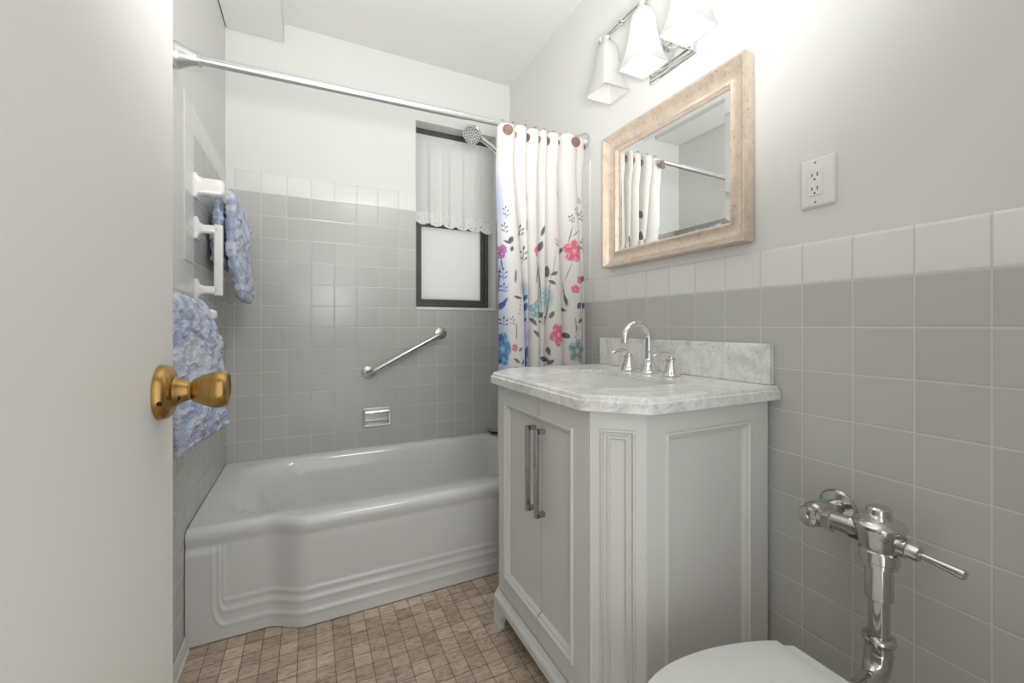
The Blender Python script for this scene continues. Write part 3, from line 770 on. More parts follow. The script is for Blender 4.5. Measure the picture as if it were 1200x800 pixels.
t = thing('safety_handle', 'white upright safety handle on left wall between the two towels', 'grab handle', (L, 1.777, K + .23))
for zz_ in (K + .340, K + .127):
    mb = MB(); post(mb, 1.777, zz_, .074, .026, .030, .046, .078); mb.build('bracket', M['ceramic'], t, angle=50)
mb = MB()
mb.prism(rrect(L + .054, L + .080, 1.764, 1.790, .006, 4), 'z', K + .108, K + .357)
mb.build('bar', M['ceramic'], t, bevel=.003)

t = thing('towel_bar', 'white ceramic towel bar behind the brass knob, holding the bath towel', 'towel bar', (L, 1.65, K + .04))
for yy in (1.03, 1.655):
    mb = MB(); post(mb, yy, K + .038, .082, .036, .036, .05, .062); p_ = mb.build('post', M['ceramic'], t, angle=50)
mb = MB(); mb.tube([(L + .056, 1.04, K + .038), (L + .056, 1.645, K + .038)], .009, 18); mb.build('bar', M['ceramic'], t)

def towel(name, parent, pn, pf, th, ny=110, ns=240, seed=1):
    """thick terry towel over a bar: centre-line profiles (x, z) at its near and far edges given as (y, [points])"""
    def resample(pts, n):
        pts = np.array(pts, float)
        d = np.r_[0, np.cumsum(np.hypot(*np.diff(pts, axis=0).T))]
        # smooth through a Catmull-like cubic by dense linear + moving average
        t_ = np.linspace(0, d[-1], n * 6); q = np.stack([np.interp(t_, d, pts[:, k]) for k in (0, 1)], 1)
        ker = np.hanning(41); ker /= ker.sum()
        pad = np.pad(q, ((20, 20), (0, 0)), mode='reflect', reflect_type='odd')
        q = np.stack([np.convolve(pad[:, k], ker, 'valid') for k in (0, 1)], 1)
        return q[np.linspace(0, len(q) - 1, n).astype(int)]
    A, Bf = resample(pn[1], ns), resample(pf[1], ns)
    r = np.random.default_rng(seed)
    # coarse smooth noise field for the sculpted pile
    ya_, sa_ = np.linspace(0, 1, ny)[:, None], np.linspace(0, 1, ns)[None]
    def noise(n1, n2, k=14):
        """smooth irregular field from randomly turned waves, 0..1"""
        f = np.zeros((ny, ns))
        for _ in range(k):
            a = r.random() * 2 * PI; m_ = .6 + .8 * r.random()
            f += np.cos(PI * m_ * (n1 * math.cos(a) * ya_ + n2 * math.sin(a) * sa_) + r.random() * 2 * PI)
        return np.clip(.5 + f / (2.6 * math.sqrt(k)), 0, 1)
    wave = noise(5, 9); fine = noise(50, 120)
    sculpt = np.clip((noise(9, 26) + .5 * noise(18, 50) - .72) * 9, 0, 1)
    ty = np.linspace(0, 1, ny)[:, None, None]
    Cn = A[None] * (1 - ty) + Bf[None] * ty
    yy = (pn[0] + (pf[0] - pn[0]) * np.linspace(0, 1, ny))[:, None]
    tg = np.gradient(Cn, axis=1); nr = np.stack([tg[..., 1], -tg[..., 0]], -1); nr /= np.linalg.norm(nr, axis=-1, keepdims=True) + 1e-9
    s_ = np.linspace(0, 1, ns)[None]; e_ = np.linspace(0, 1, ny)[:, None]
    round_ = np.clip(np.minimum(s_, 1 - s_) / .02, 0, 1) ** .5 * np.clip(np.minimum(e_, 1 - e_) / .04, 0, 1) ** .5
    out = []
    for sg in (1, -1):
        h_ = th * round_ + sg * (wave - .5) * .012 + (sculpt * .0055 + (fine - .5) * .0045) * round_
        Q = Cn + nr * (sg * h_)[..., None]
        yw = yy + (wave - .5) * .016 * (1 - np.abs(2 * s_ - 1)) * 0 + (np.roll(wave, 9, 1) - .5) * .012
        out.append(np.stack([Q[..., 0], np.broadcast_to(yw, Q.shape[:2]), Q[..., 1]], -1))
    Vt = np.concatenate([out[0], out[1][::-1]], 0)
    Vt = np.concatenate([Vt, Vt[:1]], 0)
    c0, c1, c2 = np.array(rgb(184, 195, 222)), np.array(rgb(218, 222, 234)), np.array(rgb(160, 174, 210))
    cl = c0 * (1 - sculpt[..., None]) + c1 * sculpt[..., None]
    cl = cl + (c2 - cl) * (np.clip(noise(12, 30) - .62, 0, 1) * 1.8)[..., None]
    pale = np.exp(-(((e_ - .38) / .16) ** 2 + ((s_ - .70) / .07) ** 2) ** 2) + np.exp(-(((e_ - .55) / .2) ** 2 + ((s_ - .27) / .07) ** 2) ** 2)
    cl = cl + (np.array(rgb(214, 217, 226)) - cl) * np.clip(pale, 0, 1)[..., None]
    band = (np.abs(s_ - .955) < .012) | (np.abs(s_ - .045) < .012)
    cl = np.where(band[..., None] & np.ones((ny, 1, 1), bool), np.array(rgb(176, 184, 206)), cl)
    cc = np.concatenate([cl, cl[::-1], cl[:1]], 0)
    ob = grid_mesh(name, Vt, cc, M['terry'], parent, 'pile')
    return ob
M['terry'] = attr_mat('terry_cloth', 'pile', .95, 0, 1.0, 300, .006)
bxu = L + .060
ht = towel('hand_towel', None,
      (1.93, [(L + .035, K + .245), (L + .030, K + .36), (L + .034, K + .44), (L + .040, K + .495), (L + .060, K + .516), (L + .080, K + .498), (L + .082, K + .40), (L + .078, K + .30), (L + .10, K + .20), (L + .115, K + .105)]),
      (2.20, [(L + .035, K + .240), (L + .032, K + .36), (L + .034, K + .44), (L + .040, K + .497), (L + .060, K + .516), (L + .084, K + .496), (L + .105, K + .40), (L + .108, K + .30), (L + .106, K + .20), (L + .112, K + .10)]),
      .0125, seed=3)
tag(ht, 'pale blue terry hand towel hanging from the upper ceramic bar on left wall', 'towel')
lt = towel('bath_towel', None,
      (1.07, [(L + .020, K - .20), (L + .022, K - .05), (L + .030, K + .045), (L + .056, K + .072), (L + .082, K + .045), (L + .092, K - .06), (L + .100, K - .17), (L + .108, K - .272)]),
      (1.505, [(L + .022, K - .30), (L + .022, K - .05), (L + .030, K + .043), (L + .056, K + .070), (L + .084, K + .040), (L + .106, K - .07), (L + .118, K - .17), (L + .118, K - .30)]),
      .015, seed=8)
tag(lt, 'pale blue terry bath towel hanging behind the brass door knob', 'towel')

# ------------------------------------------------------------------ open door with brass knob
DX = -.17
mb = MB(); mb.box(DX - .035, DX, -.05, .7265, .012, 2.05)
door = struct(mb.build('door_1', M['doorpaint'], bevel=.002), 'plain off-white door standing open at left with brass knob', 'door')
KY, KZ = .668, K - .083
kn = None
mb = MB(); mb.lathe([(.0345, 0), (.0345, .004), (.033, .009), (.029, .013), (.019, .016), (.0145, .024), (.0125, .0285), (.0118, .030)], (DX + .0003, KY, KZ), (1, 0, 0), 48)
kn = mb.build('rosette', M['brass'], door, props={'label': 'round antique brass rosette'})
mb = MB(); mb.lathe([(.0115, .029), (.0115, .033), (.014, .0345), (.0165, .040), (.0205, .048), (.0235, .056), (.0245, .062), (.0240, .068), (.0215, .0725), (.0205, .073), (.019, .0715), (.0, .0705)], (DX, KY, KZ), (1, 0, 0), 48)
mb.build('door_knob', M['brass'], door, props={'label': 'tulip-shaped antique brass knob'})
mb = MB()
mb.lathe([(.0042, 0), (.0035, .002), (.0, .0022)], (DX + .0205, KY - .0125, KZ - .0065), (.25, -.9, -.35), 14)
mb.lathe([(.003, 0), (.003, .001), (.0, .0012)], (DX + .0075, KY - .0315, KZ - .010), (.5, -.9, -.2), 12)
mb.build('screw_holes', M['brass_dark'], kn)
mb = MB(); mb.box(DX - .027, DX - .008, .7266, .7280, KZ - .028, KZ + .028); lp = mb.build('latch_plate', M['brass'], door, bevel=.0005)
mb = MB(); mb.prism([(DX - .024, .7280), (DX - .011, .7280), (DX - .011, .7305), (DX - .024, .737)], 'z', KZ - .008, KZ + .008); mb.build('latch_bolt', M['brass'], lp)

# ------------------------------------------------------------------ vanity
VX, VY0, VY1 = .59, .716, 1.424            # front face, near side, far side
CH0, CH1 = .80, 1.320                       # flat front from/to
CX = .686                                   # where the clipped corners meet the sides
ZU, ZL = K - .195, .075                     # carcass top, bottom
VB = R - .012
fp = [(VB, VY0), (CX, VY0), (VX, CH0), (VX, CH1), (CX, VY1), (VB, VY1)]
van = thing('vanity_cabinet', 'white two-door bathroom vanity cabinet with clipped corners and marble top', 'vanity cabinet', (.86, 1.06, 0))
def off_poly(poly, d):
    n = len(poly); out = []
    for i in range(n):
        p0, p1, p2 = Vector(poly[i - 1]), Vector(poly[i]), Vector(poly[(i + 1) % n])
        def ln(a, b):
            t_ = (b - a).normalized(); return Vector((t_.y, -t_.x))
        n1, n2 = ln(p0, p1), ln(p1, p2)
        k = (n1 + n2); k = k / max(.2, k.dot(n1))
        out.append(tuple(p1 + k * d))
    return out
test = off_poly(fp, .01)
SG = 1 if test[2][0] < fp[2][0] else -1     # orientation sign so that +d grows the footprint
def grow(d):
    o_ = off_poly(fp, d * SG)
    o_[0] = (VB, o_[0][1]); o_[-1] = (VB, o_[-1][1])
    return o_
mb = MB(); mb.loft([[(*q, z) for q in grow(-.018)] for z in (ZL, ZU)], cap1=False); mb.build('carcass', M['vanity'], van, smooth=False)

def panel_face(mb, org, u, v, n, W, H, rings):
    """face W x H at org along u, v with outward n; rings = list of (left, right, bottom, top, depth)"""
    u, v, n, o = Vector(u), Vector(v), Vector(n), Vector(org)
    loops = [[o + u * a + v * b + n * d for a, b in ((l, bt), (W - r, bt), (W - r, H - tp), (l, H - tp))] for l, r, bt, tp, d in rings]
    mb.loft(loops)
def rings(l, r, b, t, back=-.012, cl=1, cr=1):
    R_ = [(0, 0, 0, 0, back), (0, 0, 0, 0, -.0015), (.0015, .0015, .0015, .0015, 0)]
    for dd, z in ((0, 0), (.0015, .005), (.006, .0065), (.0095, .0025), (.0105, -.001), (.014, -.0005), (.018, -.004), (.021, -.0105)):
        R_.append((l + dd * cl, r + dd * cr, b + dd, t + dd, z))
    return R_
# doors: local u runs along -y seen from the front (left = far end)
GY = 1.042
ZD0, ZD1 = .122, ZU - .004
def door_leaf(y_left, y_right, far):
    """framed leaf: stile at its outer side, plain where the two leaves meet"""
    mb = MB(); X = VX
    zb_, zt_ = K - .84, K - .253
    yo, yg = (y_left, y_right) if far else (y_right, y_left)      # outer edge, meeting edge
    sg = -1 if far else 1
    st = .048 if far else .062
    def bx(ya, yb, z0, z1, d): mb.box(X - d, X + .016, min(ya, yb), max(ya, yb), z0, z1)
    bx(yo, yo + sg * st, ZD0, ZD1, 0)
    bx(yo + sg * st, yg, ZD0, zb_, 0); bx(yo + sg * st, yg, zt_, ZD1, 0)
    bx(yo + sg * st, yg, zb_, zt_, -.0105)
    pr = ((0, -.001), (0, .0035), (.0018, .0058), (.006, .0065), (.0095, .0025), (.0105, -.001), (.014, -.0005), (.018, -.005), (.021, -.0105))
    path = [lambda d: (yg, zt_ - d), lambda d: (yo + sg * (st + d), zt_ - d), lambda d: (yo + sg * (st + d), zb_ + d), lambda d: (yg, zb_ + d)]
    mb.grid([[(X - z, *f(d)) for d, z in pr] for f in path])
    return mb.build('door', M['vanity'], van, smooth=False, merge=0, props={'label': 'far door' if far else 'near door'})
dl = door_leaf(CH1 - .002, GY + .0016, True)
dr = door_leaf(GY - .0016, CH0 + .0045, False)
for par, yy in ((dl, 1.066), (dr, 1.014)):
    mb = MB()
    ro = .022
    mb.box(VX - ro - .006, VX - ro + .006, yy - .0068, yy + .0068, K - .532, K - .287)
    mb.box(VX - ro, VX + .003, yy - .0068, yy + .0068, K - .300, K - .287)
    mb.box(VX - ro, VX + .003, yy - .0068, yy + .0068, K - .532, K - .519)
    mb.build('handle', M['nickel'], par, bevel=.0012, props={'label': 'satin nickel bar handle'})
# near side panel
mb = MB(); panel_face(mb, (CX, VY0, ZL + .04), (1, 0, 0), (0, 0, 1), (0, -1, 0), VB - CX, ZU - ZL - .04, rings(.742 - CX, VB - 1.046, .045, .052))
mb.build('side_panel', M['vanity'], van, smooth=False)
mb = MB(); panel_face(mb, (VB, VY1, ZL + .04), (-1, 0, 0), (0, 0, 1), (0, 1, 0), VB - CX, ZU - ZL - .04, rings(.07, .056, .10, .052))
mb.build('side_panel', M['vanity'], van, smooth=False)
# clipped corner posts with double moulding
for (a, b) in (((VX, CH0), (CX, VY0)), ((CX, VY1), (VX, CH1))):
    u = Vector((b[0] - a[0], b[1] - a[1], 0)); W = u.length; u.normalize(); n = Vector((u.y, -u.x, 0))
    if n.x > 0: n = -n
    mb = MB()
    H = ZU - ZL - .04
    q = [(0, 0, 0, 0, -.011), (0, 0, 0, 0, -.001), (.001, .001, .001, .001, 0)]
    i0 = .024
    for dd, z in ((0, 0), (.0015, .0045), (.005, .0055), (.008, .001), (.0085, -.0035), (.015, -.0035), (.0165, .0015), (.020, .0025), (.023, -.001), (.0235, -.0055)):
        q.append((i0 + dd, i0 + dd, .045 + dd, .042 + dd, z))
    panel_face(mb, (a[0], a[1], ZL + .04), u, (0, 0, 1), n, W, H, q)
    mb.build('corner_panel', M['vanity'], van, smooth=False)
# plinth: a moulded base rail on bracket feet
mb = MB()
def lp(d, z): return [(x, y, z) for x, y in grow(d)]
mb.loft([lp(.016, .073), lp(.016, .092), lp(.014, .098), lp(.008, .104), lp(.003, .114), lp(-.006, .114)])
mb.build('base_rail', M['vanity'], van, smooth=False)
g0 = grow(.016)
def foot(px, py, dirs):
    """bracket foot at a corner: a profile with a stepped inner curve along each wall direction"""
    mb = MB()
    for (dx, dy, nx, ny) in dirs:
        prof = [(0, .001), (.046, .001), (.046, .020), (.052, .026), (.054, .040), (.064, .052), (.078, .060), (.082, .0735), (0, .0735)]
        mb.loft([[(px + dx * s - nx * d_, py + dy * s - ny * d_, z) for s, z in prof] for d_ in (0, .02)])
    return mb.build('foot', M['vanity'], van, smooth=False)
ch = Vector((g0[2][0] - g0[1][0], g0[2][1] - g0[1][1])).normalized()
foot(g0[2][0], g0[2][1], [(0, 1, -1, 0)])
foot(g0[3][0], g0[3][1], [(0, -1, -1, 0)])
foot(g0[1][0], g0[1][1], [(1, 0, 0, -1)])
foot(g0[4][0], g0[4][1], [(1, 0, 0, 1)])

# marble top with an undermounted basin
ZC = K - .158
tf = [(R - .003, .688), (.674, .688), (.562, .800), (.562, 1.332), (.674, 1.444), (R - .003, 1.444)]
def top_loop(d, z, n=6):
    """worktop outline inset by d with softly rounded corners"""
    pts = []
    pl = off_poly(tf, -d * SG)
    pl[0] = (R - .003, pl[0][1]); pl[-1] = (R - .003, pl[-1][1])
    for i, p in enumerate(pl):
        if i in (0, 5): pts.append((*p, z)); continue
        a, b, c_ = Vector(pl[i - 1]), Vector(p), Vector(pl[(i + 1) % 6])
        r_ = .013
        p0 = b + (a - b).normalized() * r_; p2 = b + (c_ - b).normalized() * r_
        for k in range(n + 1):
            s = k / n
            q = p0 * (1 - s) ** 2 + b * 2 * s * (1 - s) + p2 * s * s
            pts.append((q.x, q.y, z))
    return pts
SX0, SX1, SY0, SY1 = .712, .958, .838, 1.285
mb = MB()
outer = [top_loop(.0, ZC - .036), top_loop(.0, ZC - .013), top_loop(.0045, ZC - .0105), top_loop(.005, ZC - .0065), top_loop(.0075, ZC - .002), top_loop(.011, ZC)]
n_out = len(outer[0])
mb.loft(outer, cap0=False, cap1=False)
def fill_between(mb, outer_pts, hole_pts, z):
    vo = [mb.bm.verts.new((p[0], p[1], z)) for p in outer_pts]; vh = [mb.bm.verts.new((p[0], p[1], z)) for p in hole_pts]
    es = []
    for ring in (vo, vh):
        for i in range(len(ring)):
            es.append(mb.bm.edges.new((ring[i], ring[(i + 1) % len(ring)])))
    bmesh.ops.triangle_fill(mb.bm, use_beauty=True, use_dissolve=False, edges=es)
hole = rrect(SX0, SX1, SY0, SY1, .075, 10)
fill_between(mb, outer[-1], hole, ZC)
hole2 = rrect(SX0 - .03, SX1 + .03, SY0 - .03, SY1 + .03, .095, 10)
fill_between(mb, outer[0], hole2, ZC - .036)
mb.loft([[(*p, ZC) for p in hole], [(*p, ZC - .013) for p in hole], [(*p, ZC - .013) for p in hole2], [(*p, ZC - .036) for p in hole2]], cap0=False, cap1=False)
ct = mb.build('countertop', M['marble'], smooth=True, angle=28, merge=1e-4)
tag(ct, 'white grey-veined marble countertop with clipped corners on the vanity', 'countertop')
mb = MB(); mb.box(R - .0215, R - .001, .706, 1.436, ZC + .0005, ZC + .111)
bs = mb.build('backsplash', M['marble'], bevel=.002)
tag(bs, 'grey-veined marble backsplash strip along the wall behind the faucet', 'backsplash')
mb = MB()
def basin(e, z): return [(*p, z) for p in rrect(SX0 + e, SX1 - e, SY0 + e, SY1 - e, max(.02, .075 - e * .3), 10)]
mb.loft([basin(-.02, ZC - .030), basin(-.02, ZC - .0135), basin(.001, ZC - .0135), basin(.003, ZC - .05), basin(.012, ZC - .11), basin(.035, ZC - .14), basin(.08, ZC - .152), basin(.12, ZC - .156)], cap0=False)
sink = mb.build('sink', M['porcelain'], angle=50)
tag(sink, 'white porcelain undermount basin sunk in the marble countertop', 'sink')
mb = MB(); mb.lathe([(.022, 0), (.022, .002), (.016, .003), (.0, .004)], ((SX0 + SX1) / 2, (SY0 + SY1) / 2, ZC - .1558), seg=24)
mb.build('drain', M['chrome'], sink, props={'label': 'chrome drain'})

# faucet
FX, FY = 1.04, 1.075
fa = thing('faucet', 'chrome widespread faucet with arched spout and two lever handles on marble', 'faucet', (FX, FY, ZC))
mb = MB(); mb.lathe([(.030, 0.0004), (.031, .003), (.0285, .006), (.026, .012), (.021, .028), (.0165, .045), (.0125, .05)], (FX, FY, ZC), seg=30); mb.build('spout_base', M['chrome'], fa)
arc = [(FX, FY, ZC + .04), (FX, FY, ZC + .08), (FX, FY, ZC + .112)]
for k in range(1, 15):
    a = PI * k / 14 * 1.02
    arc.append((FX - .052 + .052 * math.cos(a), FY, ZC + .116 + .052 * math.sin(a)))
arc.append((FX - .1045, FY, ZC + .104))
mb = MB(); mb.tube(arc, [.0125, .012, .0115] + [.0112] * 10 + [.0118, .0122, .0128, .0132, .0132][:len(arc) - 13], 20); sp_ = mb.build('spout', M['chrome'], fa)
mb = MB(); mb.lathe([(.0095, 0), (.0095, .0012), (.0, .0013)], (arc[-1][0] - .0002, FY, arc[-1][2] + .0006), (-.06, 0, -1), 20); mb.build('aerator', M['dark'], sp_)
for k, yy in enumerate((FY + .098, FY - .098)):
    mb = MB(); mb.lathe([(.029, 0.0004), (.030, .003), (.0265, .006), (.0235, .014), (.0185, .032), (.0155, .046), (.0182, .048), (.0182, .052), (.015, .054), (.010, .058), (.006, .064), (.0, .065)], (FX, yy, ZC), seg=30)
    h = mb.build('handle', M['chrome'], fa)
    pts = [(FX + .004, yy, ZC + .058), (FX - .008, yy, ZC + .069), (FX - .022, yy, ZC + .0745), (FX - .040, yy, ZC + .074), (FX - .058, yy, ZC + .070), (FX - .074, yy, ZC + .066), (FX - .078, yy, ZC + .0655)]
    mb = MB(); mb.tube(pts, [.007, .0075, .0062, .0065, .0075, .0072, .0035], 16, flat=.8); mb.build('lever', M['chrome'], h)

# ------------------------------------------------------------------ framed mirror
mi = thing('wall_mirror', 'wall mirror in a pale distressed gold frame above the vanity', 'mirror', (R, 1.08, K + .24))
my0, my1, mz0, mz1 = .764, 1.397, K + .241, K + .775
fw = [(0, 0.0), (0, .036), (.002, .039), (.008, .0385), (.011, .034), (.014, .027), (.021, .019), (.031, .0135), (.043, .0115), (.051, .0135), (.056, .018), (.060, .0185), (.063, .015), (.066, .011), (.069, .006)]
mb = MB()
for pA, pB in ((0, 1), (1, 2), (2, 3), (3, 0)):
    def cor(i, d):
        return [(my0 + d, mz0 + d), (my1 - d, mz0 + d), (my1 - d, mz1 - d), (my0 + d, mz1 - d)][i]
    mb.grid([[(R - .001 - h, *cor(i, d)) for d, h in fw] for i in (pA, pB)])
mb.build('frame', M['gold'], mi, angle=38)
mb = MB()
gy0, gy1, gz0, gz1 = my0 + .066, my1 - .066, mz0 + .066, mz1 - .066
bv = .020
mb.loft([[(R - .002, y, z) for y, z in ((gy0, gz0), (gy1, gz0), (gy1, gz1), (gy0, gz1))],
         [(R - .006, y, z) for y, z in ((gy0, gz0), (gy1, gz0), (gy1, gz1), (gy0, gz1))],
         [(R - .0072, y, z) for y, z in ((gy0 + bv, gz0 + bv), (gy1 - bv, gz0 + bv), (gy1 - bv, gz1 - bv), (gy0 + bv, gz1 - bv))]])
mb.build('mirror_glass', M['mirror'], mi, smooth=False)

# ------------------------------------------------------------------ wall outlet
oy0, oy1, oz0, oz1 = .559, .638, K + .296, K + .418
ou = thing('wall_outlet', 'white double power outlet with cover plate on wall beside the mirror', 'power outlet', (R, (oy0 + oy1) / 2, oz0))
mb = MB()
def op(e, d): return [(R + .004 - d, *p) for p in rrect(oy0 + e, oy1 - e, oz0 + e, oz1 - e, .003, 3)]
mb.loft([op(0, 0.0005), op(0, .004), op(.004, .010), op(.006, .0105)]); mb.build('cover_plate', M['plastic'], ou, angle=40)
yc, zc = (oy0 + oy1) / 2 + .003, (oz0 + oz1) / 2
mb = MB(); mb.loft([[(R + .004 - d, *p) for p in rrect(yc - .0165 + e, yc + .0165 - e, zc - .033 + e, zc + .033 - e, .002, 2)] for e, d in ((0, .010), (0, .0125), (.001, .0132))])
rc = mb.build('receptacle', M['plastic'], ou, smooth=False)
xs_ = R + .004 - .0132
mb = MB()
for zo in (.0185, -.0155):
    for yo, hh in ((.0062, .004), (-.0062, .0045)):
        mb.box(xs_ - .0003, xs_ + .0005, yc + yo - .0012, yc + yo + .0012, zc + zo - hh, zc + zo + hh)
    mb.lathe([(.0023, 0), (.0023, .0004)], (xs_ + .0001, yc, zc + zo - .0115), (-1, 0, 0), 12)
mb.build('slots', M['dark'], rc)
for zo in (.049, -.049):
    mb = MB(); mb.lathe([(.003, 0), (.0028, .0008), (.0, .001)], (R + .004 - .0105, yc, zc + zo), (-1, 0, 0), 14)
    mb.build('screw', M['nickel'], ou)

# ------------------------------------------------------------------ vanity light
LY, LXB, LZB = 1.06, 1.0, K + 1.085
vl = thing('vanity_light', 'chrome three-light wall fixture with white bell glass shades above the mirror', 'wall light', (R, LY, K + .885))
mb = MB()
pz0, pz1, py0, py1 = K + .888, K + 1.005, .957, 1.163
def pl(e, d): return [(R + .004 - d, *p) for p in rrect(py0 + e, py1 - e, pz0 + e, pz1 - e, .004, 3)]
mb.loft([pl(0, .0005), pl(0, .008), pl(.003, .010), pl(.008, .010), pl(.010, .016), pl(.013, .018), pl(.018, .018), pl(.022, .024), pl(.026, .025)])
mb.build('backplate', M['chrome'], vl, angle=25)
for yy in (py0 + .036, py1 - .036):
    mb = MB(); mb.lathe([(.007, 0), (.011, .006), (.011, .012), (.007, .018), (.0, .020)], (R - .020, yy, K + .928), (-1, 0, 0), 20); mb.build('finial', M['chrome'], vl)
mb = MB(); mb.tube([(R - .02, LY, K + .955), (R - .05, LY, K + .965), (R - .085, LY, K + 1.01), (LXB + .012, LY, K + 1.06), (LXB, LY, LZB)], .009, 14); mb.build('arm', M['chrome'], vl)
mb = MB(); mb.tube([(LXB, LY - .215, LZB), (LXB, LY + .215, LZB)], .0085, 16)
for s in (-1, 1): mb.lathe([(.0085, 0), (.0135, .004), (.0135, .010), (.008, .014), (.009, .018), (.0, .026)], (LXB, LY + s * .210, LZB), (0, s, 0), 20)
for yy in (LY - .105, LY + .105): mb.lathe([(.0125, -.008), (.0145, 0), (.0125, .008)], (LXB, yy, LZB), (0, 1, 0), 20)
mb.build('crossbar', M['chrome'], vl)
def sq(x, y, z, h, r):  # rounded square ring with corners drawn out
    return [(x + a, y + b, z) for a, b in rrect(-h, h, -h, h, r, 4)]
for k, yy in enumerate((LY - .185, LY, LY + .185)):
    lit = k < 2
    mb = MB(); mb.lathe([(.012, .0), (.0165, -.006), (.0165, -.014), (.021, -.020), (.024, -.032), (.022, -.036)], (LXB, yy, LZB - .004), seg=24)
    mb.build('socket', M['chrome'], vl)
    ztop, zbot = LZB - .034, K + .868
    H = ztop - zbot
    prof = [(0, .024), (.06, .030), (.18, .0335), (.36, .0355), (.52, .0385), (.66, .0425), (.80, .048), (.92, .0545), (1, .059)]
    lo = [sq(LXB, yy, ztop - H * a, h, h * (.55 - .4 * a)) for a, h in prof]
    li = [sq(LXB, yy, ztop - H * min(a, .995) - (.003 if a < .9 else 0), h - .0035, (h - .0035) * (.55 - .4 * a)) for a, h in prof[::-1]]
    mb = MB(); mb.loft(lo + li, cap0=False, cap1=False)
    s_ob = mb.build('shade', M['shade'], vl, angle=40, props={'label': 'lit frosted shade' if lit else 'unlit frosted shade'})
    mb = MB(); mb.lathe([(.010, 0), (.012, -.018), (.018, -.038), (.0215, -.056), (.019, -.074), (.011, -.084), (.0, -.087)], (LXB, yy, LZB - .034), seg=20)
    mb.build('bulb', M['bulb_on'] if lit else M['bulb_off'], s_ob)
    if lit:
        ld = bpy.data.lights.new('bulb_light', 'POINT'); ld.energy = .16; ld.shadow_soft_size = .022; ld.color = (1, .99, .97)
        lo_ = bpy.data.objects.new('bulb_light', ld); C.objects.link(lo_); lo_.location = (LXB, yy, LZB - .138)

# ------------------------------------------------------------------ toilet
TY = .413
TZ = K - .64
to = thing('toilet', 'white floor-standing toilet with closed lid beside the vanity', 'toilet', (.75, TY, 0))
def egg(xb, xf, hw, z, hb, n=40):
    """closed outline: rounded front at xf, straight back at xb with half width hb, widest hw"""
    xm = xf + (xb - xf) * .46
    pts = []
    for i in range(n + 1):
        a = -PI / 2 + PI * i / n
        pts.append((xm - (xm - xf) * math.cos(a) ** .92 if math.cos(a) > 0 else xm, TY + hw * math.sin(a), z))
    m_ = 12
    for i in range(1, m_ + 1):
        s = i / m_
        pts.append((xm + (xb - xm) * s, TY + hb + (hw - hb) * math.cos(s * PI / 2) ** .85 if s < 1 else TY + hb, z))
    for i in range(m_, 0, -1):
        s = i / m_
        pts.append((xm + (xb - xm) * s, TY - hb - (hw - hb) * (math.cos(s * PI / 2) ** .85 if s < 1 else 0), z))
    return pts
mb = MB()
mb.loft([egg(.90, .56, .105, .001, .09), egg(.90, .56, .105, .03, .09), egg(.89, .585, .088, .07, .075), egg(.90, .575, .092, .15, .08), egg(.895, .50, .132, .24, .092), egg(.892, .452, .165, .31, .10), egg(.892, .447, .168, .338, .102), egg(.892, .452, .163, .345, .098)])
mb.box(.885, .913, TY - .05, TY + .05, .22, .338)
mb.build('bowl', M['porcelain'], to, angle=50)
mb = MB(); mb.lathe([(.024, 0), (.024, .010), (.019, .012), (.019, .0185)], (.911, TY + .012, .328), (1, 0, 0), seg=24); mb.build('spud', M['chrome'], to, props={'label': 'chrome inlet spud'})
mb = MB()
mb.loft([egg(.897, .441, .171, .346, .106), egg(.897, .439, .173, .352, .107), egg(.897, .439, .173, .358, .107), egg(.896, .443, .169, .364, .106)])
mb.build('seat', M['seatplastic'], to, angle=40)
mb = MB()
def eg(i, z): return egg(.861 - i * .5, .437 + i, .174 - i, z, .121 - i)
mb.loft([eg(.004, .3645), eg(0, .368), eg(0, .374), eg(.003, .3785), eg(.012, .3805), eg(.05, .3815), eg(.10, .382)])
mb.build('lid', M['seatplastic'], to, angle=30)


# ------------------------------------------------------------------ flush valve
QX, QY = 1.02, .428
fv = thing('flush_valve', 'chrome exposed flush valve with lever handle on grey tile above toilet', 'flush valve', (R, QY, .35))
zv = K - .418
mb = MB()
mb.lathe([(0.0000, K - .358), (0.0159, K - .358), (0.0201, K - .361), (0.0201, K - .372), (0.0220, K - .374), (0.0244, K - .380), (0.0403, K - .387), (0.0433, K - .391), (0.0433, K - .394), (0.0421, K - .396)], (QX, QY, 0), seg=40)
mb.build('cap', M['chrome_dark_refl'], fv, angle=30)
mb = MB()
mb.lathe([(0.0409, K - .396), (0.0409, K - .402), (0.0384, K - .408), (0.0354, K - .420), (0.0329, K - .432), (0.0299, K - .440), (0.0323, K - .443), (0.0323, K - .462), (0.0299, K - .464), (0.0299, K - .472)], (QX, QY, 0), seg=40)
mb.build('valve_body', M['chrome_dark_refl'], fv, angle=30)
mb = MB(); mb.lathe([(0.0228, K - .470), (0.0228, K - .538), (0.0212, K - .540), (0.0175, K - .541)], (QX, QY, 0), seg=32); mb.build('sleeve', M['chrome_dark_refl'], fv, angle=30)
pts = [(QX, QY, K - .53), (QX, QY, K - .60), (QX, QY, K - .655)]
for k in range(1, 9):
    a = PI / 2 * k / 8 * .62
    pts.append((QX - .055 * (1 - math.cos(a)), QY - .004 * k / 8, K - .655 - .055 * math.sin(a)))
e_ = Vector(pts[-1]); sdir = Vector((-.85, -.05, -.52)).normalized()
mb = MB(); mb.tube([(QX, QY, K - .53), (QX, QY, K - .58), (QX, QY, K - .628)], .0175, 24); mb.build('flush_tube', M['chrome_dark_refl'], fv)
mb = MB()
mb.lathe([(0.0189, K - .612), (0.0256, K - .615), (0.0274, K - .620), (0.0262, K - .626), (0.0226, K - .629), (0.0226, K - .640), (0.0244, K - .645)], (QX, QY, 0), seg=28); mb.build('coupling_nut', M['chrome_dark_refl'], fv, angle=30)
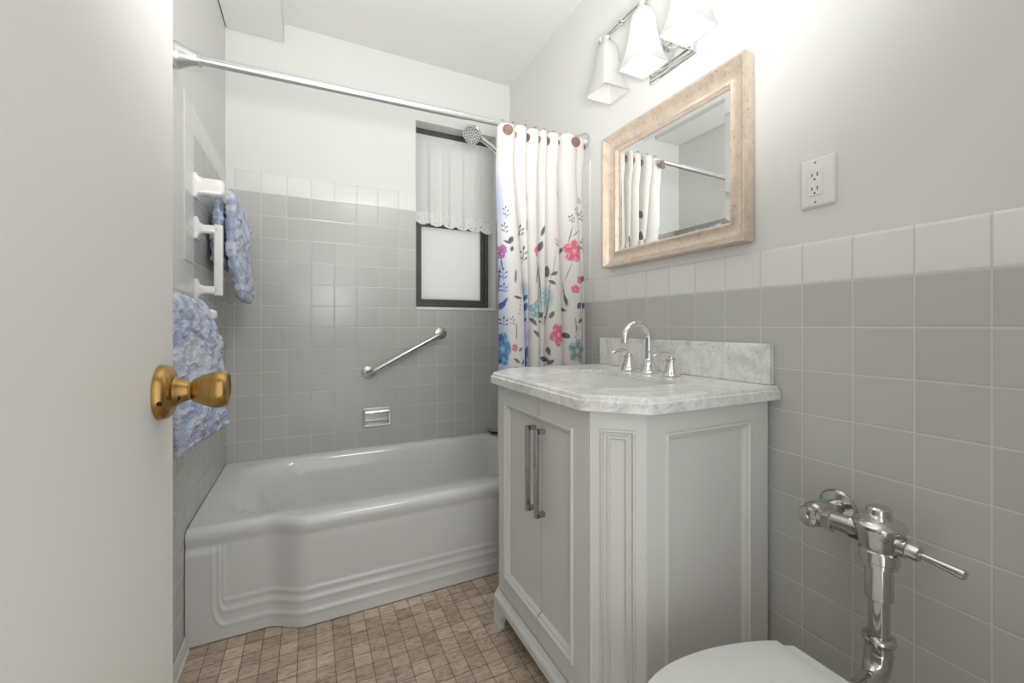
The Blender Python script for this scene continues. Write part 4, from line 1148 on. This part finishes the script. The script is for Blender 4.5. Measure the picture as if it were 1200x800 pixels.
elb = [(QX, QY, K - .628), (QX, QY, K - .648), (QX - .006, QY, K - .664), (QX - .012, QY - .001, K - .675), (QX - .024, QY - .002, K - .684), (QX - .045, QY - .003, K - .690), (QX - .07, QY - .003, K - .692), (QX - .0895, QY - .003, K - .692)]
mb = MB(); mb.tube(elb, [.023, .023, .0225, .0215, .020, .019, .019, .019], 22); mb.build('elbow', M['chrome_dark_refl'], fv)
# supply: horizontal tube to the control stop, then back into the wall
mb = MB(); mb.tube([(QX + .002, QY + .018, zv), (QX + .002, QY + .06, zv), (QX + .004, .535, zv - .004)], .0185, 22)
mb.lathe([(.0185, 0), (.0235, .002), (.0235, .016), (.0185, .018)], (QX + .002, QY + .030, zv), (0, 1, 0), 24)
mb.build('supply_tube', M['chrome_dark_refl'], fv, angle=40)
SYs, SZs = .555, K - .428
mb = MB(); mb.lathe([(.023, .004), (.026, .006), (.026, .020), (.023, .022)], (QX + .004, .505, zv - .004), (0, 1, 0), 6); mb.build('hex_nut', M['chrome_dark_refl'], fv, angle=20)
mb = MB()
mb.lathe([(.019, 0), (.019, .045), (.025, .052), (.0275, .066), (.0275, .096), (.0235, .104), (.0205, .106)], (R, SYs, SZs), (-1, 0, 0), 32)
mb.build('control_stop', M['chrome_dark_refl'], fv, angle=30)
mb = MB(); mb.lathe([(.0225, 0), (.0235, .003), (.0235, .010), (.019, .018), (.008, .022), (.006, .022), (.0045, .0235), (0, .0235)], (R - .108, SYs, SZs), (-1, 0, 0), 32)
mb.build('stop_cap', M['chrome_dark_refl'], fv, angle=30)
mb = MB(); mb.lathe([(.040, .0005), (.040, .004), (.036, .010), (.022, .015), (.0165, .016)], (R, SYs, SZs), (-1, 0, 0), 36); mb.build('wall_flange', M['chrome_dark_refl'], fv, angle=30)
# handle towards the viewer's right
hz = K - .420; hdv = Vector((-.02, -1, -.10)).normalized(); h0 = Vector((QX, QY - .026, hz))
mb = MB(); mb.lathe([(.0155, 0), (.0155, .006), (.019, .007), (.019, .018), (.0155, .019), (.0148, .021), (.0148, .036), (.012, .038)], h0, hdv, 24); hs = mb.build('handle_socket', M['chrome_dark_refl'], fv, angle=30)
mb = MB(); mb.tube([h0 + hdv * .036, h0 + hdv * .06, h0 + hdv * .088, h0 + hdv * .096, h0 + hdv * .099], [.0058, .0070, .0088, .0090, .0055], 18); mb.build('lever', M['chrome_dark_refl'], fv)

# ------------------------------------------------------------------ camera, light
cd = bpy.data.cameras.new('camera'); cam = bpy.data.objects.new('camera', cd); C.objects.link(cam)
cam.location = (0, 0, K); cam.rotation_euler = (PI / 2, 0, -.452)
cd.sensor_fit = 'HORIZONTAL'; cd.sensor_width = 36; cd.lens = 489 / 1200 * 36
cd.shift_y = -17.5 / 1200; cd.clip_start = .02
sc = bpy.context.scene
sc.camera = cam
# added fill spot near the camera, bounced off the ceiling
fl = bpy.data.lights.new('ceiling_fill', 'SPOT'); fl.energy = 128; fl.spot_size = math.radians(114); fl.spot_blend = 1.0; fl.shadow_soft_size = .15
fo = bpy.data.objects.new('ceiling_fill', fl); C.objects.link(fo); fo.location = (.20, .16, 1.22)
fo.rotation_euler = (Vector((.44, 1.34, CEIL)) - Vector(fo.location)).to_track_quat('-Z', 'Y').to_euler()
f2 = bpy.data.lights.new('alcove_fill', 'SPOT'); f2.energy = 60; f2.spot_size = math.radians(60); f2.spot_blend = 1.0; f2.shadow_soft_size = .30  # second added fill spot, aimed down at the tub alcove to brighten it
fo2 = bpy.data.objects.new('alcove_fill', f2); C.objects.link(fo2); fo2.location = (.52, .05, 2.44)
fo2.rotation_euler = (Vector((.22, 2.37, .60)) - Vector(fo2.location)).to_track_quat('-Z', 'Y').to_euler()
w = bpy.data.worlds.new('world'); sc.world = w; w.use_nodes = True
bgn = w.node_tree.nodes['Background']; bgn.inputs['Color'].default_value = (.985, .99, 1, 1); bgn.inputs['Strength'].default_value = 1.3
sc.view_settings.view_transform = 'Standard'; sc.view_settings.look = 'None'
sc.view_settings.gamma = 1; sc.view_settings.use_curve_mapping = False
sc.view_settings.exposure = 0.32
sc.cycles.use_denoising = True
sc.cycles.max_bounces = 10; sc.cycles.diffuse_bounces = 6; sc.cycles.glossy_bounces = 5; sc.cycles.transmission_bounces = 6
